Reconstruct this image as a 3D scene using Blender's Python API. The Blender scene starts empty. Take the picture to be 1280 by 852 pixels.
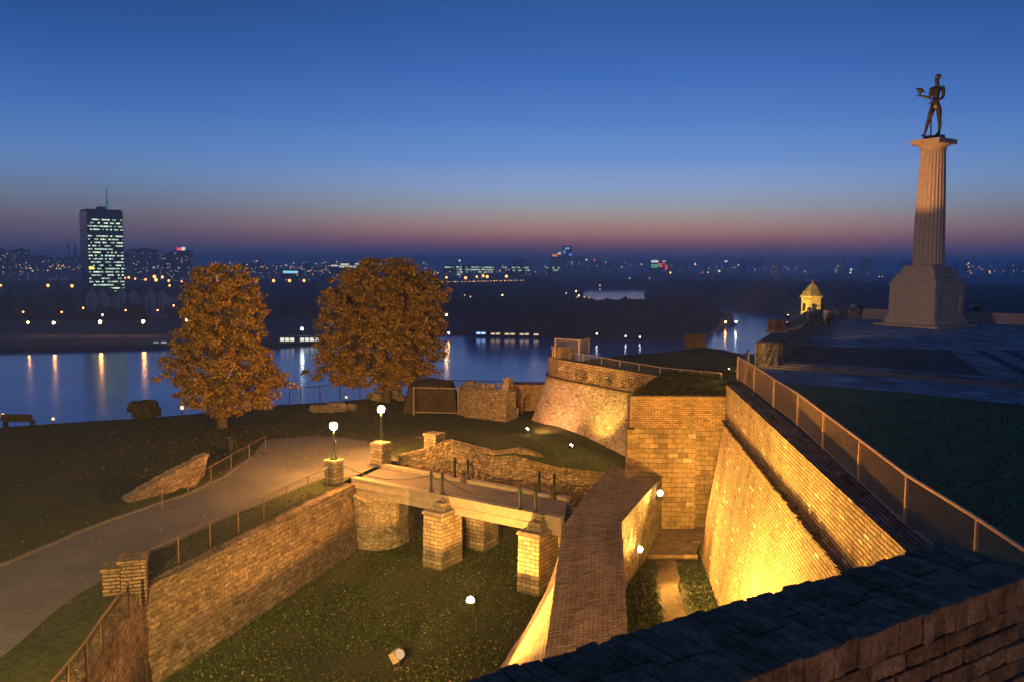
import bpy, bmesh, math, random
import numpy as np
from mathutils import Vector, Matrix, noise as mnoise

random.seed(7); np.random.seed(7)
SC = bpy.context.scene
COL = SC.collection
R = math.radians

# ------------------------------------------------------------------ camera
EYE = 12.9; F = 1080.0; PITCH = R(4.97); ROLL = R(0.4)
cam = bpy.data.objects.new('camera', bpy.data.cameras.new('camera'))
COL.objects.link(cam); SC.camera = cam
cam.data.sensor_width = 36.0; cam.data.lens = 36.0 * F / 1280.0
cam.data.clip_start = 0.1; cam.data.clip_end = 90000.0
cam.matrix_world = (Matrix.Translation((0, 0, EYE)) @ Matrix.Rotation(R(90) - PITCH, 4, 'X')
                    @ Matrix.Rotation(ROLL, 4, 'Z'))

# ------------------------------------------------------------------ world: clear sky half an hour after sunset
wd = bpy.data.worlds.new('World'); SC.world = wd; wd.use_nodes = True
nt = wd.node_tree; nt.nodes.clear()
def srgb(r, g, b, k=1.0):
    f = lambda c: ((c / 255 + 0.055) / 1.055) ** 2.4 if c > 10.3 else c / 255 / 12.92
    return (f(r) * k, f(g) * k, f(b) * k, 1.0)
out = nt.nodes.new('ShaderNodeOutputWorld'); bg = nt.nodes.new('ShaderNodeBackground')
bg2 = nt.nodes.new('ShaderNodeBackground'); addn = nt.nodes.new('ShaderNodeAddShader')
tc = nt.nodes.new('ShaderNodeTexCoord'); sep = nt.nodes.new('ShaderNodeSeparateXYZ')
nt.links.new(tc.outputs['Generated'], sep.inputs[0])
def wmath(op, a, b=None, c=None):
    m = nt.nodes.new('ShaderNodeMath'); m.operation = op
    for i, v in enumerate((a, b, c)):
        if v is None: continue
        if isinstance(v, (int, float)): m.inputs[i].default_value = v
        else: nt.links.new(v, m.inputs[i])
    return m.outputs[0]
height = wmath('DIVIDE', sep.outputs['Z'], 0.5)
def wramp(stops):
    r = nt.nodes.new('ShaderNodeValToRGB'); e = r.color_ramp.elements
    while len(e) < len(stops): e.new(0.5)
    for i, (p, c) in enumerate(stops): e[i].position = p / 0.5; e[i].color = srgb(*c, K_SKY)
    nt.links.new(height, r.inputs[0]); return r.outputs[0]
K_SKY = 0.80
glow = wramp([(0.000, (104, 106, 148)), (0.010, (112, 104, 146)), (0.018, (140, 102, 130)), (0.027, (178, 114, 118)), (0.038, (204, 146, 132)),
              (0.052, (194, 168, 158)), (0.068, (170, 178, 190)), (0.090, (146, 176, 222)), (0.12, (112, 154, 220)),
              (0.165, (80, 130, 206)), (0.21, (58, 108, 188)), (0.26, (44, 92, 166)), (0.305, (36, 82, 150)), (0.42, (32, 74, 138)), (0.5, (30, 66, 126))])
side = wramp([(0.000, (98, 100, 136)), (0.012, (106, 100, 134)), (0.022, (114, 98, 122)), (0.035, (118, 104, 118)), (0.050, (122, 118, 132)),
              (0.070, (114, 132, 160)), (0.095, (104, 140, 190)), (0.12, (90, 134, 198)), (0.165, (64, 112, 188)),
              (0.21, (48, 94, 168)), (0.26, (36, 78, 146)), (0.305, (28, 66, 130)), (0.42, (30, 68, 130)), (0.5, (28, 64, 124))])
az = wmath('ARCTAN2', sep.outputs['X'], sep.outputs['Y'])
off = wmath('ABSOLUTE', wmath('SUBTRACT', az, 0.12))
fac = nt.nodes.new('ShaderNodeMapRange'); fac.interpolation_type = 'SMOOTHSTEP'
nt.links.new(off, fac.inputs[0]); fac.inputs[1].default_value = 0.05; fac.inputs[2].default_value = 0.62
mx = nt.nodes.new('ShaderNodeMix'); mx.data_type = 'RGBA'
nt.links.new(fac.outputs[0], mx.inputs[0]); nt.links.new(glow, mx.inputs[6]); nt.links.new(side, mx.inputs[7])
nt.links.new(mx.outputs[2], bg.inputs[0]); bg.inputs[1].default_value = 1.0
sky = nt.nodes.new('ShaderNodeTexSky'); sky.sky_type = 'NISHITA'; sky.sun_disc = False
sky.sun_elevation = R(-4); sky.sun_rotation = R(7); sky.altitude = 120
nt.links.new(sky.outputs[0], bg2.inputs[0]); bg2.inputs[1].default_value = 0.05
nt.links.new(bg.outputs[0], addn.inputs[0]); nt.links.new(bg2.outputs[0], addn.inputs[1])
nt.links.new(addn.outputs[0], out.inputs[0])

sun = bpy.data.objects.new('sun', bpy.data.lights.new('sun', 'SUN')); COL.objects.link(sun)
sun.data.energy = 0.012; sun.data.angle = R(14); sun.data.color = (1.0, 0.62, 0.6)
sun.rotation_euler = (R(87), 0, R(180 - 7))

SC.view_settings.view_transform = 'Standard'; SC.view_settings.look = 'None'
SC.view_settings.exposure = 0.35; SC.view_settings.gamma = 1.0
SC.cycles.use_denoising = True
SC.cycles.max_bounces = 6; SC.cycles.diffuse_bounces = 3; SC.cycles.glossy_bounces = 2
SC.cycles.volume_bounces = 0; SC.cycles.transparent_max_bounces = 6
SC.cycles.sample_clamp_indirect = 4.0
SODIUM = (1.0, 0.50, 0.12); GOLD = (1.0, 0.60, 0.15); PEACH = (1.0, 0.5, 0.22)

# ------------------------------------------------------------------ surveying helpers
def ray(px, py):
    u = (px - 640) / F; v = -(py - 426) / F
    c, s = math.cos(ROLL), math.sin(ROLL); x, y = c * u - s * v, s * u + c * v
    cp, sp = math.cos(PITCH), math.sin(PITCH)
    return Vector((x, cp + y * sp, -sp + y * cp))
def W(px, py, z):
    d = ray(px, py); t = (z - EYE) / d.z; return Vector((d.x * t, d.y * t, z))
def WY(px, py, y):
    d = ray(px, py); t = y / d.y; return Vector((d.x * t, y, EYE + d.z * t))

# ------------------------------------------------------------------ mesh builder
class MB:
    def __init__(s): s.v = []; s.f = []; s.uv = []
    def add(s, vs, fs, uvs=None):
        o = len(s.v); s.v += [tuple(p) for p in vs]
        for i, f in enumerate(fs):
            s.f.append([o + k for k in f])
            s.uv.append(uvs[i] if uvs else None)
        return s
    def quad(s, a, b, c, d):
        a, b, c, d = map(Vector, (a, b, c, d)); w = (b - a).length; h = (d - a).length
        return s.add([a, b, c, d], [(0, 1, 2, 3)], [[(0, 0), (w, 0), (w, h), (0, h)]])
    def box(s, c, size, rz=0.0, taper=1.0, rot=None):
        hx, hy, hz = size[0] / 2, size[1] / 2, size[2] / 2
        m = rot if rot is not None else Matrix.Rotation(rz, 3, 'Z')
        vs = []
        for z, k in ((-hz, 1), (hz, taper)):
            for x, y in ((-hx, -hy), (hx, -hy), (hx, hy), (-hx, hy)):
                vs.append(Vector(c) + m @ Vector((x * k, y * k, z)))
        X, Y, Z = size
        rx = lambda w, h: [(0, 0), (w, 0), (w, h), (0, h)]
        return s.add(vs, [(0, 1, 5, 4), (1, 2, 6, 5), (2, 3, 7, 6), (3, 0, 4, 7), (4, 5, 6, 7), (3, 2, 1, 0)],
                     [rx(X, Z), rx(Y, Z), rx(X, Z), rx(Y, Z), rx(X, Y), rx(X, Y)])
    def tube(s, pts, rad, n=6, caps=True):
        pts = [Vector(p) for p in pts]; m = len(pts)
        rads = rad if isinstance(rad, (list, tuple)) else [rad] * m
        vs = []; L = 0; Ls = []
        prev = None
        for i, p in enumerate(pts):
            t = (pts[min(i + 1, m - 1)] - pts[max(i - 1, 0)]).normalized()
            a = prev if prev is not None else (Vector((0, 0, 1)) if abs(t.z) < 0.9 else Vector((1, 0, 0)))
            b1 = t.cross(a)
            if b1.length < 1e-4: b1 = t.cross(Vector((1, 0.3, 0.2)))
            b1.normalize(); b2 = t.cross(b1).normalized(); prev = b1.cross(t)
            if i: L += (p - pts[i - 1]).length
            Ls.append(L)
            for k in range(n):
                an = 2 * math.pi * k / n
                vs.append(p + (b1 * math.cos(an) + b2 * math.sin(an)) * rads[i])
        fs = []; uv = []
        for i in range(m - 1):
            for k in range(n):
                k2 = (k + 1) % n
                fs.append((i * n + k, i * n + k2, (i + 1) * n + k2, (i + 1) * n + k))
                c = 2 * math.pi * rads[i] / n
                uv.append([(k * c, Ls[i]), ((k + 1) * c, Ls[i]), ((k + 1) * c, Ls[i + 1]), (k * c, Ls[i + 1])])
        if caps:
            fs += [tuple(range(n))[::-1], tuple((m - 1) * n + k for k in range(n))]; uv += [None, None]
        return s.add(vs, fs, uv)
    def lathe(s, prof, c=(0, 0, 0), n=16, flute=0.0):
        vs = []; c = Vector(c)
        for r, z in prof:
            for k in range(n):
                an = 2 * math.pi * k / n; rr = r * (1 - flute * (k % 2))
                vs.append(c + Vector((rr * math.cos(an), rr * math.sin(an), z)))
        fs = []; uv = []
        for i in range(len(prof) - 1):
            for k in range(n):
                k2 = (k + 1) % n; w = 2 * math.pi * max(prof[i][0], prof[i + 1][0]) / n
                fs.append((i * n + k, i * n + k2, (i + 1) * n + k2, (i + 1) * n + k))
                uv.append([(k * w, prof[i][1]), ((k + 1) * w, prof[i][1]), ((k + 1) * w, prof[i + 1][1]), (k * w, prof[i + 1][1])])
        m = len(prof)
        fs += [tuple(range(n))[::-1], tuple((m - 1) * n + k for k in range(n))]; uv += [None, None]
        return s.add(vs, fs, uv)
    def sphere(s, c, r, n=10, m=6, sq=1.0):
        prof = [(max(1e-3, r * math.sin(math.pi * i / m)), -r * sq * math.cos(math.pi * i / m)) for i in range(m + 1)]
        return s.lathe(prof, c, n)
    def sheet(s, rows, nu=1, nv=1, jit=0.0, edge=0.0, ends=False):
        """quads between polylines that all have the same number of points; uv in metres"""
        rows = [[Vector(p) for p in r] for r in rows]
        g = []
        for a in range(len(rows) - 1):
            for j in range(nv if a < len(rows) - 2 else nv + 1):
                t = j / nv; g.append([rows[a][i].lerp(rows[a + 1][i], t) for i in range(len(rows[0]))])
        G = []
        for r in g:
            q = []
            for i in range(len(r) - 1):
                for j in range(nu): q.append(r[i].lerp(r[i + 1], j / nu))
            q.append(r[-1]); G.append(q)
        nr, nc = len(G), len(G[0])
        mid = G[nr // 2]; U = [0]
        for i in range(1, nc): U.append(U[-1] + max((mid[i] - mid[i - 1]).length, 1e-4))
        V = [0]
        for j in range(1, nr):
            V.append(V[-1] + sum((G[j][i] - G[j - 1][i]).length for i in range(nc)) / nc)
        if jit or edge:
            for j in range(nr):
                for i in range(nc):
                    k = edge if j in (0, nr - 1) or i in (0, nc - 1) else jit
                    if k: G[j][i] = G[j][i] + Vector((random.uniform(-k, k), random.uniform(-k, k), random.uniform(-k, k)))
        vs = [p for r in G for p in r]; fs = []; uv = []
        for j in range(nr - 1):
            for i in range(nc - 1):
                fs.append((j * nc + i, j * nc + i + 1, (j + 1) * nc + i + 1, (j + 1) * nc + i))
                uv.append([(U[i], V[j]), (U[i + 1], V[j]), (U[i + 1], V[j + 1]), (U[i], V[j + 1])])
        if ends:
            for i in (0, nc - 1):
                f = [j * nc + i for j in range(nr)]
                fs.append(tuple(f)); uv.append([(vs[k].y + vs[k].x, vs[k].z) for k in f])
        return s.add(vs, fs, uv)

def wpos(o):
    p = Vector((0, 0, 0))
    while o is not None: p = p + o.location; o = o.parent
    return p
def obj(name, mb, mat, parent=None, smooth=False):
    me = bpy.data.meshes.new(name)
    o = bpy.data.objects.new(name, me); COL.objects.link(o)
    off = Vector((0, 0, 0))
    if parent is not None: o.parent = parent; off = wpos(parent)
    me.from_pydata([tuple(Vector(p) - off) for p in mb.v], [], mb.f)
    ul = me.uv_layers.new(name='uv'); k = 0
    dat = np.zeros(len(me.loops) * 2, dtype=np.float32)
    for f, u in zip(mb.f, mb.uv):
        if u is None: u = [(mb.v[i][0], mb.v[i][1]) for i in f]
        for q in u: dat[2 * k] = q[0]; dat[2 * k + 1] = q[1]; k += 1
    ul.data.foreach_set('uv', dat)
    me.materials.append(mat)
    if smooth: me.polygons.foreach_set('use_smooth', [True] * len(me.polygons))
    me.update(); return o
def big(name, V, Fq, mat, uv=None):
    """fast mesh from numpy arrays: V (n,3), Fq (m,k) index array"""
    me = bpy.data.meshes.new(name); k = Fq.shape[1]; m = len(Fq)
    me.vertices.add(len(V)); me.vertices.foreach_set('co', V.astype(np.float32).ravel())
    me.loops.add(m * k); me.loops.foreach_set('vertex_index', Fq.astype(np.int32).ravel())
    me.polygons.add(m); me.polygons.foreach_set('loop_start', np.arange(0, m * k, k, dtype=np.int32))
    me.update(calc_edges=True); me.validate()
    me.materials.append(mat)
    o = bpy.data.objects.new(name, me); COL.objects.link(o); return o
def tag(o, label=None, cat=None, group=None, kind=None):
    if label: o['label'] = label
    if cat: o['category'] = cat
    if group: o['group'] = group
    if kind: o['kind'] = kind
    return o
def thing(name, label, cat, loc=(0, 0, 0), group=None, rz=0.0):
    o = bpy.data.objects.new(name, None); COL.objects.link(o); o.location = loc; o.empty_display_size = 0.2
    o.rotation_euler = (0, 0, rz)
    return tag(o, label, cat, group)
def dup(o, loc=None, label=None, rz=None, scale=None):
    def cp(a, p):
        c = a.copy(); COL.objects.link(c)
        if p is not None: c.parent = p
        for ch in list(a.children): cp(ch, c)
        return c
    c = cp(o, None)
    if loc is not None: c.location = loc
    if rz is not None: c.rotation_euler = (0, 0, rz)
    if scale is not None: c.scale = (scale,) * 3
    if label: c['label'] = label
    return c
def structure(name, mb, mat, smooth=False):
    return tag(obj(name, mb, mat, None, smooth), kind='structure')

# ------------------------------------------------------------------ materials
def newmat(name):
    m = bpy.data.materials.new(name); m.use_nodes = True; t = m.node_tree; t.nodes.clear()
    o = t.nodes.new('ShaderNodeOutputMaterial'); b = t.nodes.new('ShaderNodeBsdfPrincipled')
    t.links.new(b.outputs[0], o.inputs[0]); b.inputs['Roughness'].default_value = 0.9
    b.inputs['Specular IOR Level'].default_value = 0.2
    return m, t, b
def nd(t, typ, **kw):
    n = t.nodes.new(typ)
    for k, v in kw.items():
        if k.startswith('p_'): setattr(n, k[2:], v)
        else:
            key = k.replace('_', ' ')
            inp = n.inputs[int(k[1:])] if k[0] == 'i' and k[1:].isdigit() else n.inputs[key]
            if isinstance(v, bpy.types.NodeSocket): t.links.new(v, inp)
            else: inp.default_value = v
    return n
def mth(t, op, a, b=0.0):
    return nd(t, 'ShaderNodeMath', p_operation=op, i0=a, i1=b).outputs[0]
def mixc(t, f, a, b, mode='MIX'):
    n = t.nodes.new('ShaderNodeMix'); n.data_type = 'RGBA'; n.blend_type = mode
    for i, v in ((0, f), (6, a), (7, b)):
        if isinstance(v, bpy.types.NodeSocket): t.links.new(v, n.inputs[i])
        else: n.inputs[i].default_value = v if i == 0 else (*v[:3], 1)
    return n.outputs[2]
def ramp(t, f, stops):
    n = t.nodes.new('ShaderNodeValToRGB'); e = n.color_ramp.elements
    while len(e) < len(stops): e.new(0.5)
    for i, (p, c) in enumerate(stops):
        e[i].position = p; e[i].color = (*c[:3], 1) if not isinstance(c, float) else (c, c, c, 1)
    t.links.new(f, n.inputs[0]); return n.outputs[0]
def noise(t, vec, scale, detail=4.0, rough=0.6):
    return nd(t, 'ShaderNodeTexNoise', Vector=vec, Scale=scale, Detail=detail, Roughness=rough)
def bump(t, b, h, strength, dist):
    n = nd(t, 'ShaderNodeBump', Height=h, Strength=strength, Distance=dist)
    t.links.new(n.outputs[0], b.inputs['Normal'])
def brick_mat(name, c1, c2, mortar, bw, bh, ms=0.012, warp=0.03, dist=0.03, stain=0.55, pale=None, pale_at=0.9, wsc=1.4, uw=1.0):
    m, t, b = newmat(name)
    tc = nd(t, 'ShaderNodeTexCoord'); uv = tc.outputs['UV']; ob = nd(t, 'ShaderNodeNewGeometry').outputs['Position']
    wn = noise(t, uv, wsc, 3.0)
    wv = nd(t, 'ShaderNodeVectorMath', p_operation='SUBTRACT', i0=wn.outputs['Color'], i1=(0.5, 0.5, 0.5)).outputs[0]
    ws = nd(t, 'ShaderNodeVectorMath', p_operation='MULTIPLY', i0=wv, i1=(warp * uw, warp, 0)).outputs[0]
    vec = nd(t, 'ShaderNodeVectorMath', p_operation='ADD', i0=uv, i1=ws).outputs[0]
    def br(a, c, mo):
        n = nd(t, 'ShaderNodeTexBrick', Vector=vec, Color1=(*a, 1), Color2=(*c, 1), Mortar=(*mo, 1), Scale=1.0)
        n.inputs['Mortar Size'].default_value = ms; n.inputs['Mortar Smooth'].default_value = 0.35
        n.inputs['Brick Width'].default_value = bw; n.inputs['Row Height'].default_value = bh
        n.offset = 0.5; n.squash = 1.0; return n
    b1 = br(c1, c2, mortar); rnd = br((0, 0, 0), (1, 1, 1), (0, 0, 0))
    col = b1.outputs['Color']
    tone = ramp(t, rnd.outputs['Color'], [(0.0, 0.32), (0.25, 0.7), (0.65, 1.0), (0.9, 1.35), (1.0, 1.6)])
    col = mixc(t, 0.8, col, tone, 'MULTIPLY')
    if pale is not None:
        pk = ramp(t, rnd.outputs['Color'], [(pale_at, 0.0), (pale_at + 0.02, 1.0)])
        col = mixc(t, pk, col, pale)
    big_ = noise(t, ob, 0.45, 5.0, 0.65)
    st = noise(t, nd(t, 'ShaderNodeVectorMath', p_operation='MULTIPLY', i0=uv, i1=(1.1, 0.16, 1)).outputs[0], 1.0, 4.0, 0.6)
    col = mixc(t, 0.55, col, ramp(t, st.outputs['Fac'], [(0.36, 0.42), (0.5, 0.95), (0.66, 1.2)]), 'MULTIPLY')
    pt = noise(t, ob, 0.9, 2.0, 0.5)
    col = mixc(t, ramp(t, pt.outputs['Fac'], [(0.60, 0.0), (0.64, 0.55)]), col, tuple(c * 1.05 for c in mortar))
    col = mixc(t, stain, col, ramp(t, big_.outputs['Fac'], [(0.3, 0.35), (0.5, 0.85), (0.7, 1.25)]), 'MULTIPLY')
    fine = noise(t, ob, 14.0, 6.0, 0.7)
    col = mixc(t, 0.7, col, ramp(t, fine.outputs['Fac'], [(0.3, 0.5), (0.55, 1.0), (0.75, 1.35)]), 'MULTIPLY')
    t.links.new(col, b.inputs['Base Color'])
    inv = mth(t, 'SUBTRACT', 1.0, b1.outputs['Fac'])
    h = mth(t, 'ADD', mth(t, 'MULTIPLY', inv, 0.5), mth(t, 'MULTIPLY', fine.outputs['Fac'], 0.7))
    h = mth(t, 'ADD', h, mth(t, 'MULTIPLY', mth(t, 'MULTIPLY', rnd.outputs['Color'], inv), 0.45))
    bump(t, b, h, 1.0, dist)
    return m
def rubble_mat(name, cols, mortar, sx, sy, dist=0.04, stain=0.5, course=None, joint=1.0):
    m, t, b = newmat(name)
    tc = nd(t, 'ShaderNodeTexCoord'); uv = tc.outputs['UV']; ob = nd(t, 'ShaderNodeNewGeometry').outputs['Position']
    wn = noise(t, uv, 2.2, 3.0)
    wv = nd(t, 'ShaderNodeVectorMath', p_operation='SCALE', i0=wn.outputs['Color'], Scale=0.12).outputs[0]
    vec = nd(t, 'ShaderNodeVectorMath', p_operation='ADD', i0=uv, i1=wv).outputs[0]
    vec = nd(t, 'ShaderNodeVectorMath', p_operation='MULTIPLY', i0=vec, i1=(1 / sx, 1 / sy, 1)).outputs[0]
    v1 = nd(t, 'ShaderNodeTexVoronoi', p_voronoi_dimensions='2D', Vector=vec, Scale=1.0, Randomness=0.85)
    v2 = nd(t, 'ShaderNodeTexVoronoi', p_voronoi_dimensions='2D', p_feature='DISTANCE_TO_EDGE', Vector=vec, Scale=1.0, Randomness=0.85)
    cell = nd(t, 'ShaderNodeSeparateColor', i0=v1.outputs['Color']).outputs[0]
    n = len(cols); col = ramp(t, cell, [(i / (n - 1), c) for i, c in enumerate(cols)])
    edge = ramp(t, v2.outputs['Distance'], [(0.0, 0.0), (0.07, 1.0)])
    fine = noise(t, ob, 11.0, 6.0, 0.7); big_ = noise(t, ob, 0.4, 5.0, 0.65)
    edge0 = edge
    if joint < 1: edge = mth(t, 'ADD', mth(t, 'MULTIPLY', edge, joint), 1.0 - joint)
    col = mixc(t, edge, mortar, col)
    if course:
        wv2 = nd(t, 'ShaderNodeVectorMath', p_operation='MULTIPLY', i0=nd(t, 'ShaderNodeVectorMath', p_operation='SUBTRACT', i0=wn.outputs['Color'], i1=(.5, .5, .5)).outputs[0], i1=(.5, .12, 0)).outputs[0]
        bk_ = nd(t, 'ShaderNodeTexBrick', Vector=nd(t, 'ShaderNodeVectorMath', p_operation='ADD', i0=uv, i1=wv2).outputs[0], Color1=(.62, .62, .62, 1), Color2=(1.25, 1.2, 1.15, 1), Mortar=(.3, .28, .26, 1), Scale=1.0)
        bk_.inputs['Mortar Size'].default_value = .012; bk_.inputs['Brick Width'].default_value = course[0]; bk_.inputs['Row Height'].default_value = course[1]; bk_.inputs['Mortar Smooth'].default_value = .5
        col = mixc(t, .8, col, bk_.outputs['Color'], 'MULTIPLY')
        edge = mth(t, 'MULTIPLY', edge, mth(t, 'SUBTRACT', 1.0, bk_.outputs['Fac']))
    col = mixc(t, stain, col, ramp(t, big_.outputs['Fac'], [(0.3, 0.35), (0.5, 0.9), (0.7, 1.25)]), 'MULTIPLY')
    col = mixc(t, 0.7, col, ramp(t, fine.outputs['Fac'], [(0.3, 0.45), (0.55, 1.0), (0.75, 1.4)]), 'MULTIPLY')
    t.links.new(col, b.inputs['Base Color'])
    h = mth(t, 'ADD', mth(t, 'MULTIPLY', edge, mth(t, 'ADD', 0.35, mth(t, 'MULTIPLY', cell, 0.5))), mth(t, 'MULTIPLY', fine.outputs['Fac'], 0.7))
    bump(t, b, h, 1.0, dist)
    return m
def ground_mat(name, cols, s1=0.35, s2=6.0, dist=0.05, rough=0.95, fine_mix=0.8):
    m, t, b = newmat(name); ob = nd(t, 'ShaderNodeNewGeometry').outputs['Position']
    a = noise(t, ob, s1, 5.0, 0.65); f = noise(t, ob, s2, 6.0, 0.75); n = len(cols)
    k = mth(t, 'ADD', mth(t, 'MULTIPLY', a.outputs['Fac'], 0.6), mth(t, 'MULTIPLY', f.outputs['Fac'], 0.4))
    col = ramp(t, k, [(0.36 + 0.28 * i / (n - 1), c) for i, c in enumerate(cols)])
    col = mixc(t, fine_mix, col, ramp(t, f.outputs['Fac'], [(0.32, 0.4), (0.5, 1.0), (0.72, 1.6)]), 'MULTIPLY')
    t.links.new(col, b.inputs['Base Color']); b.inputs['Roughness'].default_value = rough
    bump(t, b, f.outputs['Fac'], 0.9, dist); return m
def plain_mat(name, col, rough=0.6, metal=0.0, var=0.35, scale=9.0, dist=0.004, spec=0.4):
    m, t, b = newmat(name); ob = nd(t, 'ShaderNodeTexCoord').outputs['Object']
    f = noise(t, ob, scale, 5.0, 0.65)
    c = mixc(t, var, col, ramp(t, f.outputs['Fac'], [(0.3, 0.4), (0.5, 1.0), (0.7, 1.4)]), 'MULTIPLY')
    t.links.new(c, b.inputs['Base Color']); b.inputs['Roughness'].default_value = rough
    b.inputs['Metallic'].default_value = metal; b.inputs['Specular IOR Level'].default_value = spec
    bump(t, b, f.outputs['Fac'], 0.5, dist); return m
def glow_mat(name, col, strength, sample=True):
    m, t, b = newmat(name); o = t.nodes['Material Output']; e = nd(t, 'ShaderNodeEmission', Color=(*col, 1), Strength=strength)
    t.links.new(e.outputs[0], o.inputs[0]); t.nodes.remove(b)
    m.cycles.emission_sampling = 'AUTO' if sample else 'NONE'
    return m
def facade_mat(name, wall, cw, ch, lit, cols, strength, fw=0.7, fh=0.55):
    """a facade with a grid of windows, a share of them lit"""
    m, t, b = newmat(name); uv = nd(t, 'ShaderNodeTexCoord').outputs['UV']; sp = nd(t, 'ShaderNodeSeparateXYZ', i0=uv)
    oi = nd(t, 'ShaderNodeObjectInfo').outputs['Random']
    u = mth(t, 'DIVIDE', sp.outputs[0], cw); v = mth(t, 'DIVIDE', sp.outputs[1], ch)
    cell = nd(t, 'ShaderNodeCombineXYZ', i0=mth(t, 'FLOOR', u), i1=mth(t, 'FLOOR', v), i2=mth(t, 'MULTIPLY', oi, 97.0)).outputs[0]
    wn = nd(t, 'ShaderNodeTexWhiteNoise', p_noise_dimensions='3D', Vector=cell)
    fu = mth(t, 'ABSOLUTE', mth(t, 'SUBTRACT', mth(t, 'FRACT', u), 0.5)); fv = mth(t, 'ABSOLUTE', mth(t, 'SUBTRACT', mth(t, 'FRACT', v), 0.5))
    win = mth(t, 'MULTIPLY', mth(t, 'LESS_THAN', fu, fw / 2), mth(t, 'LESS_THAN', fv, fh / 2))
    on = mth(t, 'MULTIPLY', win, mth(t, 'LESS_THAN', wn.outputs['Value'], lit))
    c2 = nd(t, 'ShaderNodeSeparateColor', i0=wn.outputs['Color'])
    col = ramp(t, c2.outputs[1], [(i / (len(cols) - 1), c) for i, c in enumerate(cols)])
    base = mixc(t, win, wall, tuple(c * 0.3 for c in wall))
    t.links.new(base, b.inputs['Base Color']); t.links.new(col, b.inputs['Emission Color'])
    t.links.new(mth(t, 'MULTIPLY', on, mth(t, 'MULTIPLY', strength, mth(t, 'ADD', 0.3, c2.outputs[2]))), b.inputs['Emission Strength'])
    m.cycles.emission_sampling = 'NONE'; return m
STONE = [(0.16, 0.12, 0.08), (0.30, 0.24, 0.16), (0.24, 0.19, 0.13), (0.38, 0.32, 0.23), (0.20, 0.16, 0.11)]
m_scarp_brick = brick_mat('weathered yellow brick', (0.40, 0.29, 0.17), (0.26, 0.18, 0.11), (0.12, 0.09, 0.06), 0.42, 0.115, 0.020, 0.05, 0.09, 0.5, (0.62, 0.56, 0.45), 0.965, 3.5, 7.0)
m_top_brick = brick_mat('weathered brown brick', (0.36, 0.25, 0.15), (0.24, 0.16, 0.10), (0.10, 0.08, 0.055), 0.42, 0.115, 0.019, 0.045, 0.08, 0.45, (0.5, 0.42, 0.3), .97, 3.5, 7.0)
m_red_brick = brick_mat('reddish brick', (0.36, 0.23, 0.13), (0.27, 0.155, 0.085), (0.17, 0.13, 0.09), 0.29, 0.10, 0.012, 0.02, 0.025, 0.35)
m_ashlar = brick_mat('worn ashlar blocks', (0.34, 0.235, 0.135), (0.23, 0.155, 0.085), (0.19, 0.13, 0.08), 0.46, 0.235, 0.010, 0.12, 0.05, 0.7, (0.42, 0.33, 0.22), 0.96, 1.6, 2.0)
m_block = brick_mat('coursed stone blocks', (0.40, 0.33, 0.23), (0.29, 0.23, 0.16), (0.13, 0.10, 0.07), 0.42, 0.17, 0.014, 0.03, 0.03, 0.35)
m_rubble = rubble_mat('rubble stone masonry', STONE, (0.10, 0.08, 0.055), 0.34, 0.17, 0.06, 0.45)
m_rubble_small = rubble_mat('small rubble masonry', STONE, (0.09, 0.07, 0.05), 0.24, 0.15, 0.06, 0.4)
m_rubble_pale = rubble_mat('pale rubble masonry', [(0.15, 0.11, 0.08), (0.33, 0.26, 0.19), (0.22, 0.17, 0.125), (0.40, 0.33, 0.25)], (0.13, 0.10, 0.075), 0.20, 0.11, 0.09, 0.45)
m_coping = brick_mat('narrow coping bricks', (0.44, 0.33, 0.18), (0.33, 0.245, 0.135), (0.14, 0.10, 0.06), 0.32, 0.10, 0.016, 0.06, 0.03, 0.45)
m_lawn = ground_mat('dry lawn', [(0.020, 0.028, 0.008), (0.030, 0.040, 0.012), (0.040, 0.046, 0.015), (0.054, 0.050, 0.020)], 0.25, 7.0, 0.06)
m_moat_lawn = ground_mat('moat lawn', [(0.018, 0.024, 0.008), (0.03, 0.036, 0.013), (0.045, 0.045, 0.018)], 0.3, 9.0, 0.06)
m_dark_lawn = ground_mat('dark lawn', [(0.06, 0.085, 0.022), (0.085, 0.115, 0.032), (0.11, 0.135, 0.045)], 0.2, 7.0, 0.05)
m_path = ground_mat('trodden asphalt path', [(0.065, 0.062, 0.058), (0.095, 0.09, 0.082), (0.125, 0.115, 0.10)], 0.35, 16.0, 0.012, 0.9, 0.5)
m_dirt = ground_mat('bare earth', [(0.07, 0.047, 0.026), (0.10, 0.07, 0.04), (0.14, 0.10, 0.06)], 0.8, 9.0, 0.03)
m_paving = brick_mat('grey stone paving', (0.30, 0.30, 0.30), (0.25, 0.25, 0.25), (0.08, 0.08, 0.08), 1.2, 0.8, 0.012, 0.0, 0.01, 0.4)
m_setts = brick_mat('dark setts', (0.12, 0.105, 0.09), (0.095, 0.085, 0.075), (0.05, 0.05, 0.05), 0.25, 0.16, 0.012, 0.02, 0.01, 0.5)
m_concrete = plain_mat('weathered concrete', (0.24, 0.20, 0.155), 0.85, 0, 0.4, 3.0, 0.01, 0.2)
m_deck = ground_mat('bridge deck gravel asphalt', [(0.10, 0.085, 0.065), (0.13, 0.11, 0.085), (0.155, 0.13, 0.10)], 0.7, 14.0, 0.012, 0.9, 0.4)
m_iron = plain_mat('dark painted iron', (0.012, 0.022, 0.018), 0.55, 0.2, 0.3, 14.0)
m_rust = plain_mat('rusty steel', (0.16, 0.09, 0.045), 0.65, 0.3, 0.4, 12.0)
m_fence_steel = plain_mat('dull galvanised steel', (0.34, 0.27, 0.20), 0.55, 0.3, 0.35, 12.0)
m_wire = plain_mat('galvanised wire', (0.26, 0.22, 0.18), 0.5, 0.4, 0.2, 12.0)
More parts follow.
